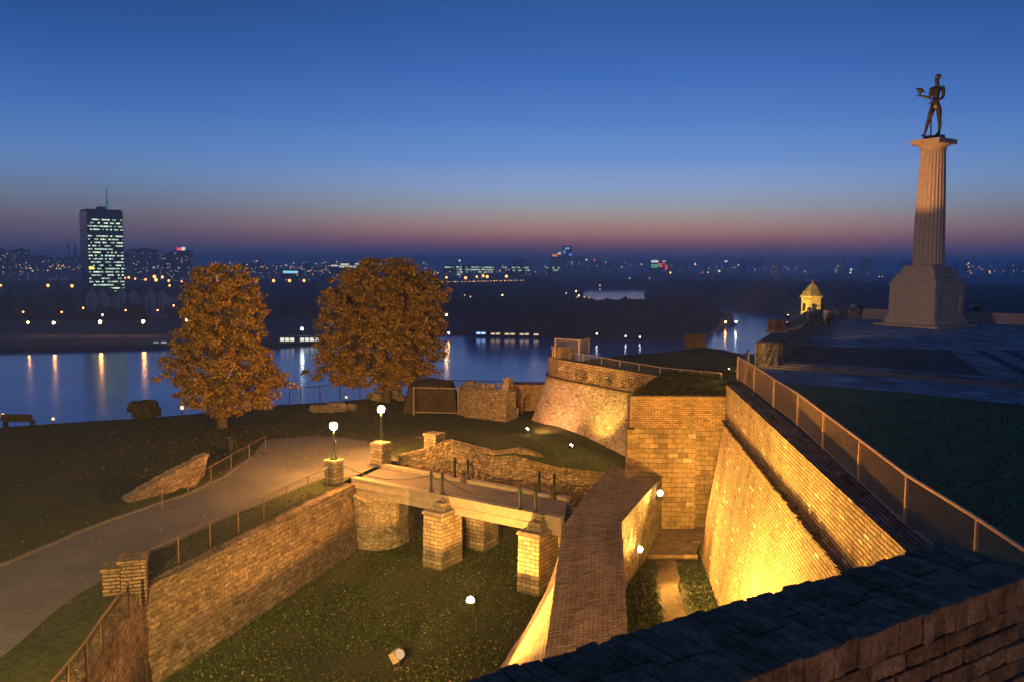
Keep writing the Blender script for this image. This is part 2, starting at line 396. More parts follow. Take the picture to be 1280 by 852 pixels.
m_lime = plain_mat('pale limestone', (0.34, 0.27, 0.205), 0.85, 0, 0.3, 2.5, 0.012, 0.2)
m_bronze = plain_mat('dark bronze', (0.085, 0.062, 0.035), 0.42, 0.7, 0.5, 3.0, 0.02, 0.5)
m_black = plain_mat('black metal', (0.02, 0.02, 0.02), 0.6, 0.3, 0.2)
m_white = plain_mat('white panel', (0.7, 0.66, 0.6), 0.5, 0, 0.1)
m_bark = plain_mat('grey brown bark', (0.10, 0.07, 0.045), 0.95, 0, 0.6, 5.0, 0.05, 0.1)

# ================================================================== GROUND
G = 2.85; MOAT = 0.0; TOP = 7.65; PLAZA = 7.9
# moat floor
mb = MB(); mb.sheet([[(-16, y, 0) for y in np.linspace(-8, 50, 30)], [(12, y, 0) for y in np.linspace(-8, 50, 30)]], 1, 20, 0.03, 0)
structure('moat_floor', mb, m_moat_lawn)
# left moat wall line (top front) and the lawn and slope behind it
wall_t = [Vector((-9.6, 6, 2.75)), Vector((-10.45, 20.4, 2.75)), Vector((-11.5, 25.9, 2.75)), Vector((-7.3, 39.6, 2.75))]
wall_b = [Vector((-9.0, 6, -.1)), Vector((-9.85, 20.4, -.1)), Vector((-10.85, 25.3, -.1)), Vector((-6.95, 38.2, -.1))]
edge_px = [(-420, 545), (-160, 538), (0, 534), (110, 528), (200, 521), (270, 514), (340, 506), (410, 503), (460, 498), (540, 494), (600, 493), (700, 497)]
cliff = [W(x, y, G) for x, y in edge_px]
def resample(pts, n):
    pts = [Vector(p) for p in pts]; L = [0]
    for a, b in zip(pts, pts[1:]): L.append(L[-1] + (b - a).length)
    o = []; k = 0
    for i in range(n):
        d = L[-1] * i / (n - 1)
        while k < len(pts) - 2 and d > L[k + 1]: k += 1
        o.append(pts[k].lerp(pts[k + 1], (d - L[k]) / max(L[k + 1] - L[k], 1e-6)))
    return o
N = 40
r0 = resample([(-10.0, 5, 2.78), (-10.9, 20.3, 2.78), (-11.9, 26.0, 2.78), (-7.75, 39.8, 2.82), (-7.4, 42.0, G), (-6.3, 44.6, G)], N)
cl = resample([(-75, -10, 3)] + cliff, N)
def lawn_z(p):
    return 0.14 * mnoise.noise(Vector((p.x * .13, p.y * .13, 0))) + 0.05 * mnoise.noise(Vector((p.x * .5, p.y * .5, 3)))
rows = []
for j in range(41):
    t = (j / 40) ** 1.3; q = []
    for a, b in zip(r0, cl):
        p = a.lerp(b, t); p.z += lawn_z(p) * min(1, t * 8) ; q.append(p)
    rows.append(q)
last = rows[-1]
for d, dz in ((2.0, -1.2), (14, -10), (45, -34), (85, -49)):
    q = []
    for i, p in enumerate(last):
        n = Vector((p.x * 0.25 - 8, max(p.y, 5), 0)).normalized()
        q.append(Vector((p.x + n.x * d, p.y + n.y * d, p.z + dz)))
    rows.append(q)
mb = MB(); mb.sheet(rows); lawn_left = structure('upper_lawn', mb, m_lawn, True)
# the path: sits on the lawn 
low = [(-120, 900), (-40, 850), (20, 805), (75, 757), (130, 722), (185, 692), (260, 657), (330, 627), (405, 597), (440, 596), (478, 580), (500, 575)]
upp = [(-160, 745), (-60, 722), (10, 702), (100, 664), (170, 640), (235, 618), (280, 597), (312, 574), (330, 551), (380, 546), (430, 548), (470, 556)]
N2 = 36
lo = resample([W(x, y, G) for x, y in low], N2); up = resample([W(x, y, G) for x, y in upp], N2)
from mathutils.bvhtree import BVHTree
def bvh_of(o):
    me = o.data; return BVHTree.FromPolygons([o.matrix_world @ v.co for v in me.vertices], [tuple(p.vertices) for p in me.polygons])
lawn_bvh = bvh_of(lawn_left)
def on_lawn(x, y, d=0.0):
    h = lawn_bvh.ray_cast(Vector((x, y, 60)), Vector((0, 0, -1)))
    return Vector((x, y, (h[0].z if h[0] is not None else G) + d))
rows = []
for j in range(13):
    t = j / 12; q = []
    for i, (a, b) in enumerate(zip(lo, up)):
        w = 0.18 * mnoise.noise(Vector((i * .6, t * 3, 1))) if j in (0, 12) else 0
        p = a.lerp(b, t); d = (b - a).normalized() * w
        q.append(on_lawn(p.x + d.x, p.y + d.y, 0.03))
    rows.append(q)
mb = MB(); mb.sheet(rows); structure('path', mb, m_path, True)
def kerb_line(pts, w, h, name):
    mb = MB()
    a = [on_lawn(p.x, p.y, -.05) for p in pts]
    for p, q in zip(a, a[1:]):
        c = (p + q) / 2; L = (q - p).length
        mb.box((c.x, c.y, c.z + h / 2), (L * .97, w, h + .06), math.atan2(q.y - p.y, q.x - p.x))
    return structure(name, mb, m_path)
kerb_line(resample([W(x, y, G) for x, y in upp[:8]], 44), 0.14, 0.13, 'path_edging')

# berm between the end wall of the moat and the bastion
A = [(-6.3, 44.7, 2.83), (-4.4, 44.9, 3.0), (-3.3, 44.9, 3.3), (-1.0, 44.7, 2.95), (0.2, 44.5, 3.05), (2.3, 43.9, 2.6), (4.6, 42.7, 2.62), (5.7, 41.4, 2.7)]
B = [(-6.3, 48, 2.9), (-4.4, 48, 3.1), (-3, 48, 3.25), (-1, 48, 3.4), (0.2, 47.8, 3.55), (2.4, 46.2, 3.6), (4.2, 44.2, 3.35), (6.0, 42.4, 3.1)]
B2 = [(-6.2, 54, 2.9), (-4.4, 54, 3.0), (-3, 54, 3.1), (-1, 53, 3.3), (0.3, 51.5, 3.6), (2.2, 49, 3.8), (4.6, 46, 3.6), (6.6, 43.2, 3.3)]
C_ = [(-6.2, 66, 2.85), (-4.4, 66, 2.85), (-3, 64, 2.9), (-1, 62, 3.0), (1.3, 58, 3.3), (3.2, 52, 3.6), (5.6, 47, 3.6), (7.6, 44, 3.4)]
mb = MB(); mb.sheet([A, B, B2, C_], 5, 5, 0.05, 0); structure('berm', mb, m_lawn, True)

# upper terrace (right): lawn, path, plaza
mb = MB()
pl = [(6.6, -14), (8.1, 15.3), (10.4, 38.0), (10.4, 41.5), (11.5, 44), (13.4, 49), (14.6, 52), (29, 83), (31, 89), (95, 60), (95, -14)]
mb.add([(x, y, TOP) for x, y in pl], [tuple(range(len(pl)))]); structure('terrace_lawn', mb, m_dark_lawn)
def flat(name, px, z, mat, dz=0.0):
    mb = MB(); p = [W(x, y, z) for x, y in px]; p = [Vector((q.x, q.y, z + dz)) for q in p]
    mb.add(p, [tuple(range(len(p)))]); return structure(name, mb, mat)
flat('terrace_path', [(975, 478), (1010, 482), (1120, 489), (1280, 506), (1500, 532), (1500, 500), (1230, 474), (960, 452), (948, 458)], TOP, m_paving, 0.008)
# plaza slab with two steps towards the path
pf = [W(x, y, PLAZA) for x, y in ((958, 452), (1100, 462), (1232, 473), (1330, 482), (1700, 512))]
pz = [Vector((p.x, p.y, PLAZA)) for p in pf]
def slab(name, front, z, th, mat):
    mb = MB(); back = [(95, 62), (31, 88.5), (28.6, 82), (14.2, 50.5)]
    pts = [(p.x, p.y) for p in front] + back; n = len(pts)
    mb.add([(x, y, z - th) for x, y in pts] + [(x, y, z) for x, y in pts],
           [tuple(range(n, 2 * n))] + [(i, (i + 1) % n, n + (i + 1) % n, n + i) for i in range(n)])
    return structure(name, mb, mat)
slab('plaza', pz, PLAZA, 0.3, m_paving)
mb = MB()
for k in range(2):
    for a, b in zip(pz, pz[1:]):
        t = (b - a).normalized(); nrm = Vector((t.y, -t.x, 0)); c = (a + b) / 2 + nrm * (0.18 + 0.36 * k)
        mb.box((c.x, c.y, TOP + (0.166 - 0.083 * k) / 2), ((b - a).length, 0.36, 0.166 - 0.083 * k), math.atan2(t.y, t.x))
structure('plaza_steps', mb, m_concrete)
bed = [(1003, 432), (1186, 437), (1234, 470), (1100, 459), (966, 450)]
flat('plaza_setts', bed, PLAZA, m_setts, 0.006)
for k, (x0, y0, x1, y1) in enumerate(((1215, 437, 1300, 478), (1250, 437, 1345, 480))):
    flat('plaza_band', [(x0, y0), (x0 + 14, y0), (x1 + 16, y1), (x1, y1)], PLAZA, m_setts, 0.006)

# bastion lawn and its grassy bank
E0 = [(2.95, 51.4, 7.0), (5.0, 48.0, 7.0), (7.6, 43.9, 6.9), (9.9, 41.8, 7.2), (10.5, 38.0, TOP - .01)]
E1 = [(4.0, 53.2, 7.05), (7.0, 50.2, 7.35), (9.5, 47.4, 7.5), (11.5, 44.3, 7.6), (12.0, 40.0, TOP - .02)]
E2 = [(5.4, 55.6, 7.0), (9.5, 54.8, 7.5), (12.6, 55.6, 7.75), (14.6, 52.3, 7.6), (15.0, 50.0, TOP - .02)]
E3 = [(9, 66, -4), (14, 66, -3), (20, 66, -3), (26, 64, -2), (30, 60, 0)]
E4 = [(30, 110, -47), (40, 110, -47), (55, 110, -47), (70, 105, -47), (80, 100, -47)]
mb = MB(); mb.sheet([E0, E1, E2, E3, E4], 5, 5, 0.05, 0.0); structure('bastion_lawn', mb, m_lawn, True)
H0 = [(5.75, 40.75, 6.85), (7.5, 40.75, 6.82), (9.0, 40.75, 6.78), (11, 40.75, 6.75)]
H1 = [(6.7, 42.0, 7.1), (7.9, 42.0, 7.25), (9.3, 41.8, 7.35), (11, 41.6, 7.45)]
H2 = [(7.75, 43.45, 7.5), (8.4, 43.6, 7.62), (9.7, 43.2, 7.62), (11.3, 42.6, 7.66)]
H3 = [(8.4, 44.4, 7.2), (9.0, 44.8, 7.2), (10.2, 44.4, 7.3), (11.8, 43.6, 7.4)]
mb = MB(); mb.sheet([H0, H1, H2, H3], 5, 4, 0.06, 0.0); structure('grass_bank', mb, m_dark_lawn, True)
# hillside falling to the river beyond the plaza
top = [(14.6, 51, 7.2), (22, 67, 7.2), (29, 83, 7.2), (31.3, 89.2, 7.2), (50, 78, 7.2), (96, 58, 7.2), (110, 30, 7.2)]
s1 = [(12, 60, -6), (17, 76, -6), (27, 95, -6), (34, 102, -6), (58, 92, -6), (108, 70, -6), (125, 34, -6)]
s2 = [(6, 110, -48), (10, 130, -48), (25, 150, -48), (50, 160, -48), (90, 150, -48), (160, 110, -48), (180, 50, -48)]
mb = MB(); mb.sheet([top, s1, s2], 4, 5, 0.1, 0); structure('hillside', mb, m_dark_lawn, True)
# right-hand compartment of the moat: path, step and landing
mb = MB(); mb.sheet([[W(822, 702, 0) + Vector((0, 0, .02)), W(822, 735, 0) + Vector((0, 0, .02)), W(828, 775, 0) + Vector((0, 0, .02)), (5.1, 21, .02)],
                     [W(846, 702, 0) + Vector((0, 0, .05)), W(849, 735, 0) + Vector((0, 0, .05)), W(860, 775, 0) + Vector((0, 0, .05)), (6.0, 21, .05)]], 6, 4, 0.03, 0.08)
structure('dirt_track', mb, m_dirt)
mb = MB()
a, b = W(782, 698, 0), W(872, 699, 0)
mb.sheet([[a, b], [a + Vector((0, 0, .22)), b + Vector((0, 0, .22))], [a + Vector((0.1, .35, .22)), b + Vector((0, .35, .22))], [a + Vector((.5, 3.4, .5)), (9.4, 40.4, .5)]], 8, 4, 0.01, 0)
structure('stone_step', mb, m_ashlar)

# ================================================================== RIVER, FAR BANKS
m_water, t, b = newmat('dusk river water')
b.inputs['Base Color'].default_value = (0.06, 0.14, 0.30, 1); b.inputs['Roughness'].default_value = 0.16; b.inputs['Specular IOR Level'].default_value = 0.8
b.inputs['IOR'].default_value = 1.9
pos = nd(t, 'ShaderNodeNewGeometry').outputs['Position']
ms = nd(t, 'ShaderNodeVectorMath', p_operation='MULTIPLY', i0=pos, i1=(0.06, 0.16, 1)).outputs[0]
wn = noise(t, ms, 1.0, 5.0, 0.6); bump(t, b, wn.outputs['Fac'], 0.10, 1.2)
lw = noise(t, nd(t, 'ShaderNodeVectorMath', p_operation='MULTIPLY', i0=pos, i1=(0.004, 0.012, 1)).outputs[0], 1.0, 3.0)
t.links.new(ramp(t, lw.outputs['Fac'], [(0.35, 0.11), (0.65, 0.20)]), b.inputs['Roughness'])
mb = MB(); mb.quad((-45000, -3000, -47), (45000, -3000, -47), (45000, 45000, -47), (-45000, 45000, -47)); structure('river', mb, m_water)
m_far = ground_mat('far bank ground', [(0.025, 0.028, 0.018), (0.045, 0.045, 0.03), (0.06, 0.056, 0.04)], 0.01, 0.12, 0.0)
def land(name, pts, z, mat=None):
    mb = MB(); n = len(pts); p2 = [(p[0], p[1]) for p in pts]
    mb.add([(x, y, -48) for x, y in p2] + [(x, y, z) for x, y in p2], [tuple(range(n, 2 * n))] + [(i, (i + 1) % n, n + (i + 1) % n, n + i) for i in range(n)])
    return structure(name, mb, mat or m_far)
shore_px = [(-500, 444), (0, 437), (120, 435), (210, 433), (330, 432), (430, 427), (500, 421), (560, 416), (590, 417), (690, 420), (780, 424), (850, 421), (885, 415), (905, 409), (921, 403.5), (912, 397), (904, 391)]
back_px = [(860, 390), (800, 389), (768, 386), (742, 380), (722, 370), (735, 362), (800, 361), (900, 361)]
shore = [W(x, y, -45.5) for x, y in shore_px]; backp = [W(x, y, -45.5) for x, y in back_px]
land('far_bank', shore + backp + [(3000, 2200), (9000, 3000), (44000, 44000), (-44000, 44000), (-44000, 900)], -44.6)
isl_px = [(806, 371), (850, 377), (895, 383), (940, 388), (985, 394.5), (1060, 402), (1140, 411), (1500, 442)]
isl = [W(x, y, -45.5) for x, y in isl_px] + [W(x, y, -45.5) for x, y in ((1700, 400), (1500, 380), (1100, 366), (900, 363), (840, 364.5), (812, 367))]
land('river_island', isl, -44.9)

# ---- woods on the far banks (one mass each)
m_wood, t, b = newmat('dark wood foliage')
g = nd(t, 'ShaderNodeNewGeometry'); col = ramp(t, g.outputs['Random Per Island'], [(0, (0.018, 0.020, 0.012)), (0.5, (0.034, 0.032, 0.018)), (1, (0.055, 0.042, 0.02))])
t.links.new(col, b.inputs['Base Color'])
bmi = bmesh.new(); bmesh.ops.create_icosphere(bmi, subdivisions=2, radius=1.0)
ICO_V = np.array([v.co[:] for v in bmi.verts]); ICO_F = np.array([[v.index for v in f.verts] for f in bmi.faces]); bmi.free()
def inside(p, poly):
    c = False; n = len(poly)
    for i in range(n):
        a, b_ = poly[i], poly[i - 1]
        if (a[1] > p[1]) != (b_[1] > p[1]) and p[0] < (b_[0] - a[0]) * (p[1] - a[1]) / (b_[1] - a[1]) + a[0]: c = not c
    return c
rng = np.random.default_rng(11)
def wood(name, label_spots, zg=-44.7):
    n = len(label_spots); k = len(ICO_V)
    V = np.zeros((n, k, 3)); Fc = np.zeros((n, len(ICO_F), 3), int)
    for i, (x, y, r, h) in enumerate(label_spots):
        v = ICO_V.copy(); a = rng.uniform(0, 6.28)
        v *= (1 + rng.uniform(-.28, .28, (k, 1)))
        v = v * np.array([r, r, h * .56]) + np.array([x, y, zg + h * .5])
        V[i] = v; Fc[i] = ICO_F + i * k
    return tag(big(name, V.reshape(-1, 3), Fc.reshape(-1, 3), m_wood), kind='stuff')
def fill(poly, n, h0, h1, keep=lambda x, y: True):
    xs = [p[0] for p in poly]; ys = [p[1] for p in poly]; o = []; tries = 0
    while len(o) < n and tries < n * 60:
        tries += 1; x = rng.uniform(min(xs), max(xs)); y = rng.uniform(min(ys), max(ys))
        if inside((x, y), poly) and keep(x, y):
            h = rng.uniform(h0, h1); o.append((x, y, h * rng.uniform(.32, .5), h))
    return o
def pxpoly(p, z=-44.7): return [(q.x, q.y) for q in (W(x, y, z) for x, y in p)]
spots = fill(pxpoly([(585, 415), (690, 418), (780, 422), (850, 419), (872, 413), (885, 402), (880, 394), (850, 392.5), (818, 393), (800, 398), (745, 396), (716, 386), (700, 386), (590, 400)]), 1500, 11, 21)
spots += fill(pxpoly([(560, 402), (700, 384), (720, 372), (690, 358), (560, 356)]), 900, 12, 20)
for x in range(596, 872, 4):
    p = W(x, float(np.interp(x, [590, 690, 780, 850, 885], [417, 420, 424, 421, 415])) - 1.2, -44.7); spots.append((p.x, p.y, 4.5, rng.uniform(8, 13)))
spots += fill(pxpoly([(872, 413), (900, 408), (914, 403), (902, 394), (882, 394)]), 90, 4, 9)
spots += fill(pxpoly([(800, 397), (818, 392.5), (800, 390.5), (768, 388), (740, 381), (722, 372), (716, 384), (745, 395)]), 160, 5, 9)
wood('far_wood', spots)
spots = fill(pxpoly([(-60, 402), (200, 400.5), (420, 399), (555, 396), (560, 372), (400, 372), (215, 374), (215, 394), (95, 394), (95, 376), (-60, 376)]), 900, 9, 17, lambda x, y: rng.random() < .8)
spots += fill(pxpoly([(-60, 374), (560, 370), (560, 354), (-60, 360)]), 900, 11, 18)
spots += fill(pxpoly([(95, 400), (215, 399), (215, 393), (95, 394)]), 40, 6, 10)
wood('park_wood', spots)
ip = pxpoly([(812, 370.5), (850, 374), (895, 378), (940, 383), (985, 388.5), (1060, 397), (1140, 409), (1400, 432), (1450, 400), (1420, 376), (1100, 367), (900, 364), (845, 366)])
spots = fill(ip, 2600, 16, 27)
for (x0, y0), (x1, y1) in zip(isl_px[:7], isl_px[1:8]):
    for k in range(26):
        f = (k + rng.random()) / 26; p = W(x0 + (x1 - x0) * f, y0 + (y1 - y0) * f - .6, -45); spots.append((p.x, p.y, rng.uniform(4, 6), rng.uniform(6, 11)))
wood('island_wood', spots)
spots = [(W(x, 360.3, -44.7).x, W(x, 360.3, -44.7).y, 7, rng.uniform(7, 20)) for x in np.arange(728, 830, 1.6)]
spots += fill(pxpoly([(560, 355), (745, 360), (900, 359.5), (1200, 358), (1500, 358), (1500, 347), (560, 345)]), 1600, 13, 24)
spots += fill(pxpoly([(-60, 352), (560, 352), (560, 344), (-60, 344)]), 500, 10, 18)
wood('distant_wood', spots)
# ================================================================== FORTRESS WALLS
V3 = Vector
def off(pts, d, z=None):
    """copies of the points moved by d (x, y) and set to height z"""
    return [V3((p[0] + d[0], p[1] + d[1], p[2] if z is None else z)) for p in pts]
def solid(name, mat, parent, rows, nu=8, nv=3, jit=0.02, edge=0.0):
    mb = MB(); mb.sheet(rows, nu, nv, jit, edge, ends=True); return obj(name, mb, mat, parent)
def lerp_line(a, b, n): return [V3(a).lerp(V3(b), i / (n - 1)) for i in range(n)]

# ---- right scarp wall
t = thing('scarp_wall', 'tall floodlit brick wall with sloping lower face, below the long wire mesh fence', 'wall', (8.5, 30, 0))
def sx(y): return 9.54 - 0.0999 * (38.08 - y)
ys = np.linspace(38.08, 0.5, 20)
cordon = 6.02
foot = [V3((sx(y) - 1.02 + 0.004 * (38 - y), y + (0.1 if y > 38 else 0), -0.1)) for y in ys]
neck = [V3((sx(y) - 0.06, y, cordon - .1)) for y in ys]
solid('sloping_face', m_scarp_brick, t, [foot, neck, off(neck, (1.2, 0)), off(foot, (2.2, 0))], 4, 8, 0.005)
up0 = [V3((sx(y), y, cordon - .09)) for y in ys]; up1 = [V3((sx(y), y, 7.72)) for y in ys]
solid('upper_face', m_top_brick, t, [up0, up1, off(up1, (0.75, 0)), off(up0, (0.75, 0))], 6, 4, 0.004)
mb = MB()
for y in np.arange(38.1, 0.5, -0.31):
    j = random.uniform(-.035, .035); mb.box((sx(y) - 0.05 + j, y, cordon - .02 + random.uniform(-.02, .02)), (.30 + random.uniform(-.05, .05), .29, .15), 0.1)
obj('string_course', mb, m_top_brick, t)

# ---- middle wall facing the camera, with a dark doorway at its right end
t = thing('cross_wall', 'brick and ashlar wall between round bastion and tall right wall, doorway at its foot', 'wall', (7.5, 40.4, 0))
x0, x1, y0 = 5.58, 12.0, 40.3
def panel(name, mat, xa, xb, za, zb, depth=0.9, y=y0, nu=16, nv=6, jit=.006):
    A = [V3((xa, y, za)), V3((xb, y, za))]; B_ = [V3((xa, y, zb)), V3((xb, y, zb))]
    return solid(name, mat, t, [A, B_, off(B_, (0, depth)), off(A, (0, depth))], nu, nv, jit)
panel('brick_face', m_red_brick, x0, x1, 5.35, 6.74)
panel('ashlar_face', m_ashlar, x0, 8.72, -.1, 5.35)
panel('ashlar_face', m_ashlar, 8.72, x1, 2.15, 5.35)
panel('ashlar_face', m_ashlar, 9.9, x1, -.1, 2.15)
mb = MB()
for x in np.arange(x0 + .06, x1, .125): mb.box((x, y0 + .16, 6.80 + random.uniform(-.008, .008)), (.112, .44, .13))
obj('coping', mb, m_red_brick, t)
mb = MB(); mb.box((9.3, y0 + .62, 1.05), (1.2, .5, 2.25)); obj('doorway_back', mb, m_ashlar, t)
mb = MB(); mb.box((x0 + .03, y0 - .03, 2.6), (.35, .5, 5.4), 0, .9); obj('quoin', mb, m_ashlar, t)

# ---- round bastion
t = thing('bastion', 'floodlit round stone bastion with sloping foot, left of the red brick wall', 'bastion', (4, 46, 3))
line = [V3((7.75, 42.35, 0)), V3((6.4, 44.46, 0)), V3((4.5, 47.45, 0)), V3((3.0, 49.8, 0)), V3((2.44, 50.9, 0)), V3((2.15, 52.2, 0)), V3((2.5, 53.8, 0)), V3((3.6, 56, 0))]
nrm = []
for i in range(len(line)):
    d = (line[min(i + 1, len(line) - 1)] - line[max(i - 1, 0)]).normalized(); nrm.append(V3((-d.y * 1.0, d.x, 0)) if -d.y * 1 < 0 else V3((d.y, -d.x, 0)))
nrm = [n if n.x < 0 else -n for n in nrm]
sm = [resample([(p + n * k).to_tuple() for p, n in zip(line, nrm)], 26) for k in (1.35, 0.04, 0.0, -.55, -2.2)]
setz = lambda pts, z: [V3((p.x, p.y, z)) for p in pts]
solid('sloping_face', m_rubble_pale, t, [setz(sm[0], 2.3), setz(sm[1], 6.28), setz(sm[3], 6.28), setz(sm[4], 2.3)], 3, 10, 0.012)
solid('parapet', m_top_brick, t, [setz(sm[2], 6.30), setz(sm[2], 7.48), setz(sm[3], 7.48), setz(sm[3], 6.30)], 3, 4, 0.012)
mb = MB()
for p, q in zip(sm[2], sm[2][1:]):
    d = q - p; c = (p + q) / 2; mb.box((c.x - .03, c.y, 6.3), (d.length * .98, .28, .13), math.atan2(d.y, d.x))
obj('string_course', mb, m_top_brick, t)

# ---- spine wall running towards the camera (broad brick top)
t = thing('spine_wall', 'broad low wall topped with rows of narrow bricks, running from the bridge end towards the camera', 'wall', (2, 28, 0))
SZ = 3.02
Lp = [V3((-.15, 9, SZ)), W(680, 826, SZ), W(692, 740, SZ), W(703, 658, SZ), W(735, 614, SZ), W(766, 581, SZ)]
Rp = [V3((2.45, 9, SZ)), W(785, 805, SZ), W(781, 720, SZ), W(777, 652, SZ), W(803, 622, SZ), V3((7.2, 40.3, SZ))]
mb = MB(); mb.sheet([Lp, Rp], 26, 10, 0.012, 0.012)
# keep the brick rows running across the wall
mb.uv = [[(v, u) for u, v in q] for q in mb.uv]
obj('brick_top', mb, m_coping, t)
Lb = [V3((-3.4, 9, -.1)), V3((-1.75, 21.5, -.1)), V3((0.0, 28.3, -.1)), V3((1.95, 34.3, -.1)), V3((Lp[4].x - .05, Lp[4].y, -.1)), V3((Lp[5].x, Lp[5].y, -.1))]
Lt = [p - V3((-.05, 0, .02)) for p in Lp]; Rt = [p - V3((.05, 0, .02)) for p in Rp]
Rb = [V3((p.x, p.y, -.1)) for p in Rp]
Lm = [(a + b) / 2 + V3((.7, 0, 0)) for a, b in zip(Lt, Lb)]; Rm = [p - V3((.7, 0, 1.5)) for p in Rp]
solid('left_face', m_block, t, [Lb, Lt, [p + V3((.25, 0, -.02)) for p in Lt], [V3((p.x + .25, p.y, -.1)) for p in Lt]], 12, 8, 0.015)
solid('right_face', m_rubble, t, [[p - V3((.25, 0, 0)) for p in Rb], [p - V3((.25, 0, .02)) for p in Rt], Rt, Rb][::-1], 12, 6, 0.02)

# ---- left moat wall with pillar, right-angle turn towards the camera
m_moatwall = rubble_mat('coursed rubble', [(0.17, 0.125, 0.08), (0.32, 0.245, 0.155), (0.24, 0.18, 0.115), (0.28, 0.21, 0.135), (0.38, 0.30, 0.2)], (0.15, 0.11, 0.075), 0.20, 0.10, 0.10, 0.55, (0.42, 0.17), 0.45)
t = thing('moat_wall', 'long rubble stone retaining wall of the moat, left of the lawn and below the path', 'wall', (-9, 30, 0))
wb, wt = wall_b, wall_t
bt = off(wt, (-.75, .1)); bb = off(wt, (-.9, .1), -.1)
ix = lambda pts, n: [q for i in range(len(pts) - 1) for q in lerp_line(pts[i], pts[i + 1], n)[:-1]] + [V3(pts[-1])]
f_b, f_t, f_bt, f_bb = (ix(p, 14) for p in (wb, wt, bt, bb))
for i, p in enumerate(f_t): p.z += 0.05 * mnoise.noise(V3((i * .8, 0, 0)))
solid('masonry', m_moatwall, t, [f_b, f_t, f_bt, f_bb], 2, 7, 0.03)
pc = W(166, 745, 2.7)
mb = MB(); mb.box((-11.75, 26.2, 3.05), (.78, .74, 1.35), .32, .97); mb.box((-12.25, 25.85, 3.0), (.5, .6, 1.1), .32, .97)
obj('end_pillar', mb, m_top_brick, t)
mb = MB(); mb.box((-11.75, 26.2, 3.77), (.86, .82, .1), .32); mb.box((-12.25, 25.85, 3.6), (.58, .68, .09), .32)
obj('pillar_cap', mb, m_top_brick, t)

# ---- abutment and the ragged end wall of the moat behind the bridge
t = thing('bridge_abutment', 'rounded rubble abutment under the left end of the footbridge', 'abutment', (-6, 39, 0))
ab = resample([(-7.4, 39.2), (-6.9, 38.35), (-6.1, 38.1), (-5.3, 38.5), (-4.75, 39.5), (-4.6, 41), (-4.5, 43.0), (-5.2, 44.6)] and
              [V3(p + (0,)) for p in ((-7.4, 39.2), (-6.9, 38.35), (-6.1, 38.1), (-5.3, 38.5), (-4.75, 39.5), (-4.6, 41), (-4.5, 43.0), (-5.2, 44.6))], 20)
ctr = V3((-6.6, 41, 0))
abt = [p.lerp(ctr, .03) for p in ab]
solid('masonry', m_rubble_small, t, [setz(ab, -.1), setz(abt, 2.3), setz([p.lerp(ctr, .3) for p in ab], 2.3), setz([p.lerp(ctr, .3) for p in ab], -.1)], 3, 7, 0.02)
t = thing('ragged_wall', 'ruined stone wall with a ragged gabled top behind the far side of the footbridge', 'wall', (-1, 44.3, 0))
us = [-6.2, -5.4, -4.5, -3.9, -3.3, -2.6, -1.6, -0.8, -0.1, 0.4, 1.0, 1.7, 2.4, 3.2, 4.0, 4.9]
zs = [2.85, 3.0, 3.25, 3.5, 3.72, 3.55, 3.3, 3.12, 3.2, 3.34, 3.22, 2.95, 2.78, 2.7, 2.7, 2.7]
yb = lambda x: 44.45 - .02 * x - (0.09 * (x - .5) ** 1.35 if x > .5 else 0)
fb = [V3((x, yb(x), -.1)) for x in us]; ft = [V3((x, yb(x) + .35, z)) for x, z in zip(us, zs)]
solid('masonry', m_moatwall, t, [fb, ft, off(ft, (0.05, .5)), off(fb, (0.05, .9))], 6, 18, 0.035)

# ================================================================== FOOTBRIDGE
t = thing('footbridge', 'concrete footbridge on stone piers crossing the moat, with bollards and chains', 'bridge', (-2.4, 38, 0)); BR = t
nl, nr, fl, fr = W(446, 601, G), W(701, 651, G), W(487, 583, G), W(737, 613, G)
nl = nl + (nl - nr).normalized() * .35; fl = fl + (fl - fr).normalized() * .3
ax = (nr - nl).normalized(); LN = (nr - nl).length
lat = V3((-ax.y, ax.x, 0)); WD = (fl - nl).dot(lat)
ang = math.atan2(ax.y, ax.x)
def bp(s, w, z=G):    # point on the bridge: s metres along, w metres across
    return V3((nl.x + ax.x * s + lat.x * w, nl.y + ax.y * s + lat.y * w, z))
endskew = (fr - nl).dot(ax)
mb = MB(); mb.sheet([[bp(0, .28, G - .02), bp(LN, .28, G - .02)], [bp((fl - nl).dot(ax), WD - .28, G - .02), bp(endskew, WD - .28, G - .02)],
                     [bp((fl - nl).dot(ax), WD - .28, G - .32), bp(endskew, WD - .28, G - .32)], [bp(0, .28, G - .32), bp(LN, .28, G - .32)],
                     [bp(0, .28, G - .02), bp(LN, .28, G - .02)]], 8, 3); obj('deck', mb, m_deck, t)
s_p1 = (W(537, 640, 2.5) - nl).dot(ax) ; s_p2 = (W(652, 668, 2.5) - nl).dot(ax)
def beam(name, s0, s1, w, h, th=.26, zt=G + .1):
    mb = MB(); c = bp((s0 + s1) / 2, w, zt - h / 2)
    mb.box(c, (s1 - s0, th, h), ang); mb.box(bp((s0 + s1) / 2, w, zt + .02), (s1 - s0 + .01, th + .08, .05), ang)
    if name == 'edge_beam':
        sg = -1 if w < 1 else 1
        mb.box(bp((s0 + s1) / 2, w + sg * (th / 2 + .01), zt - h * .55), (s1 - s0 - .02, .03, .04), ang)
    return obj(name, mb, m_concrete, t)
gap = .18
segs = [(0.0, s_p1 - gap), (s_p1 + gap, s_p2 - gap), (s_p2 + gap, LN)]
for s0, s1 in segs: beam('edge_beam', s0, s1, .13, .72)
f0 = (fl - nl).dot(ax)
sf1 = f0 + (s_p1 - 0) * .92; sf2 = f0 + s_p2 * .96
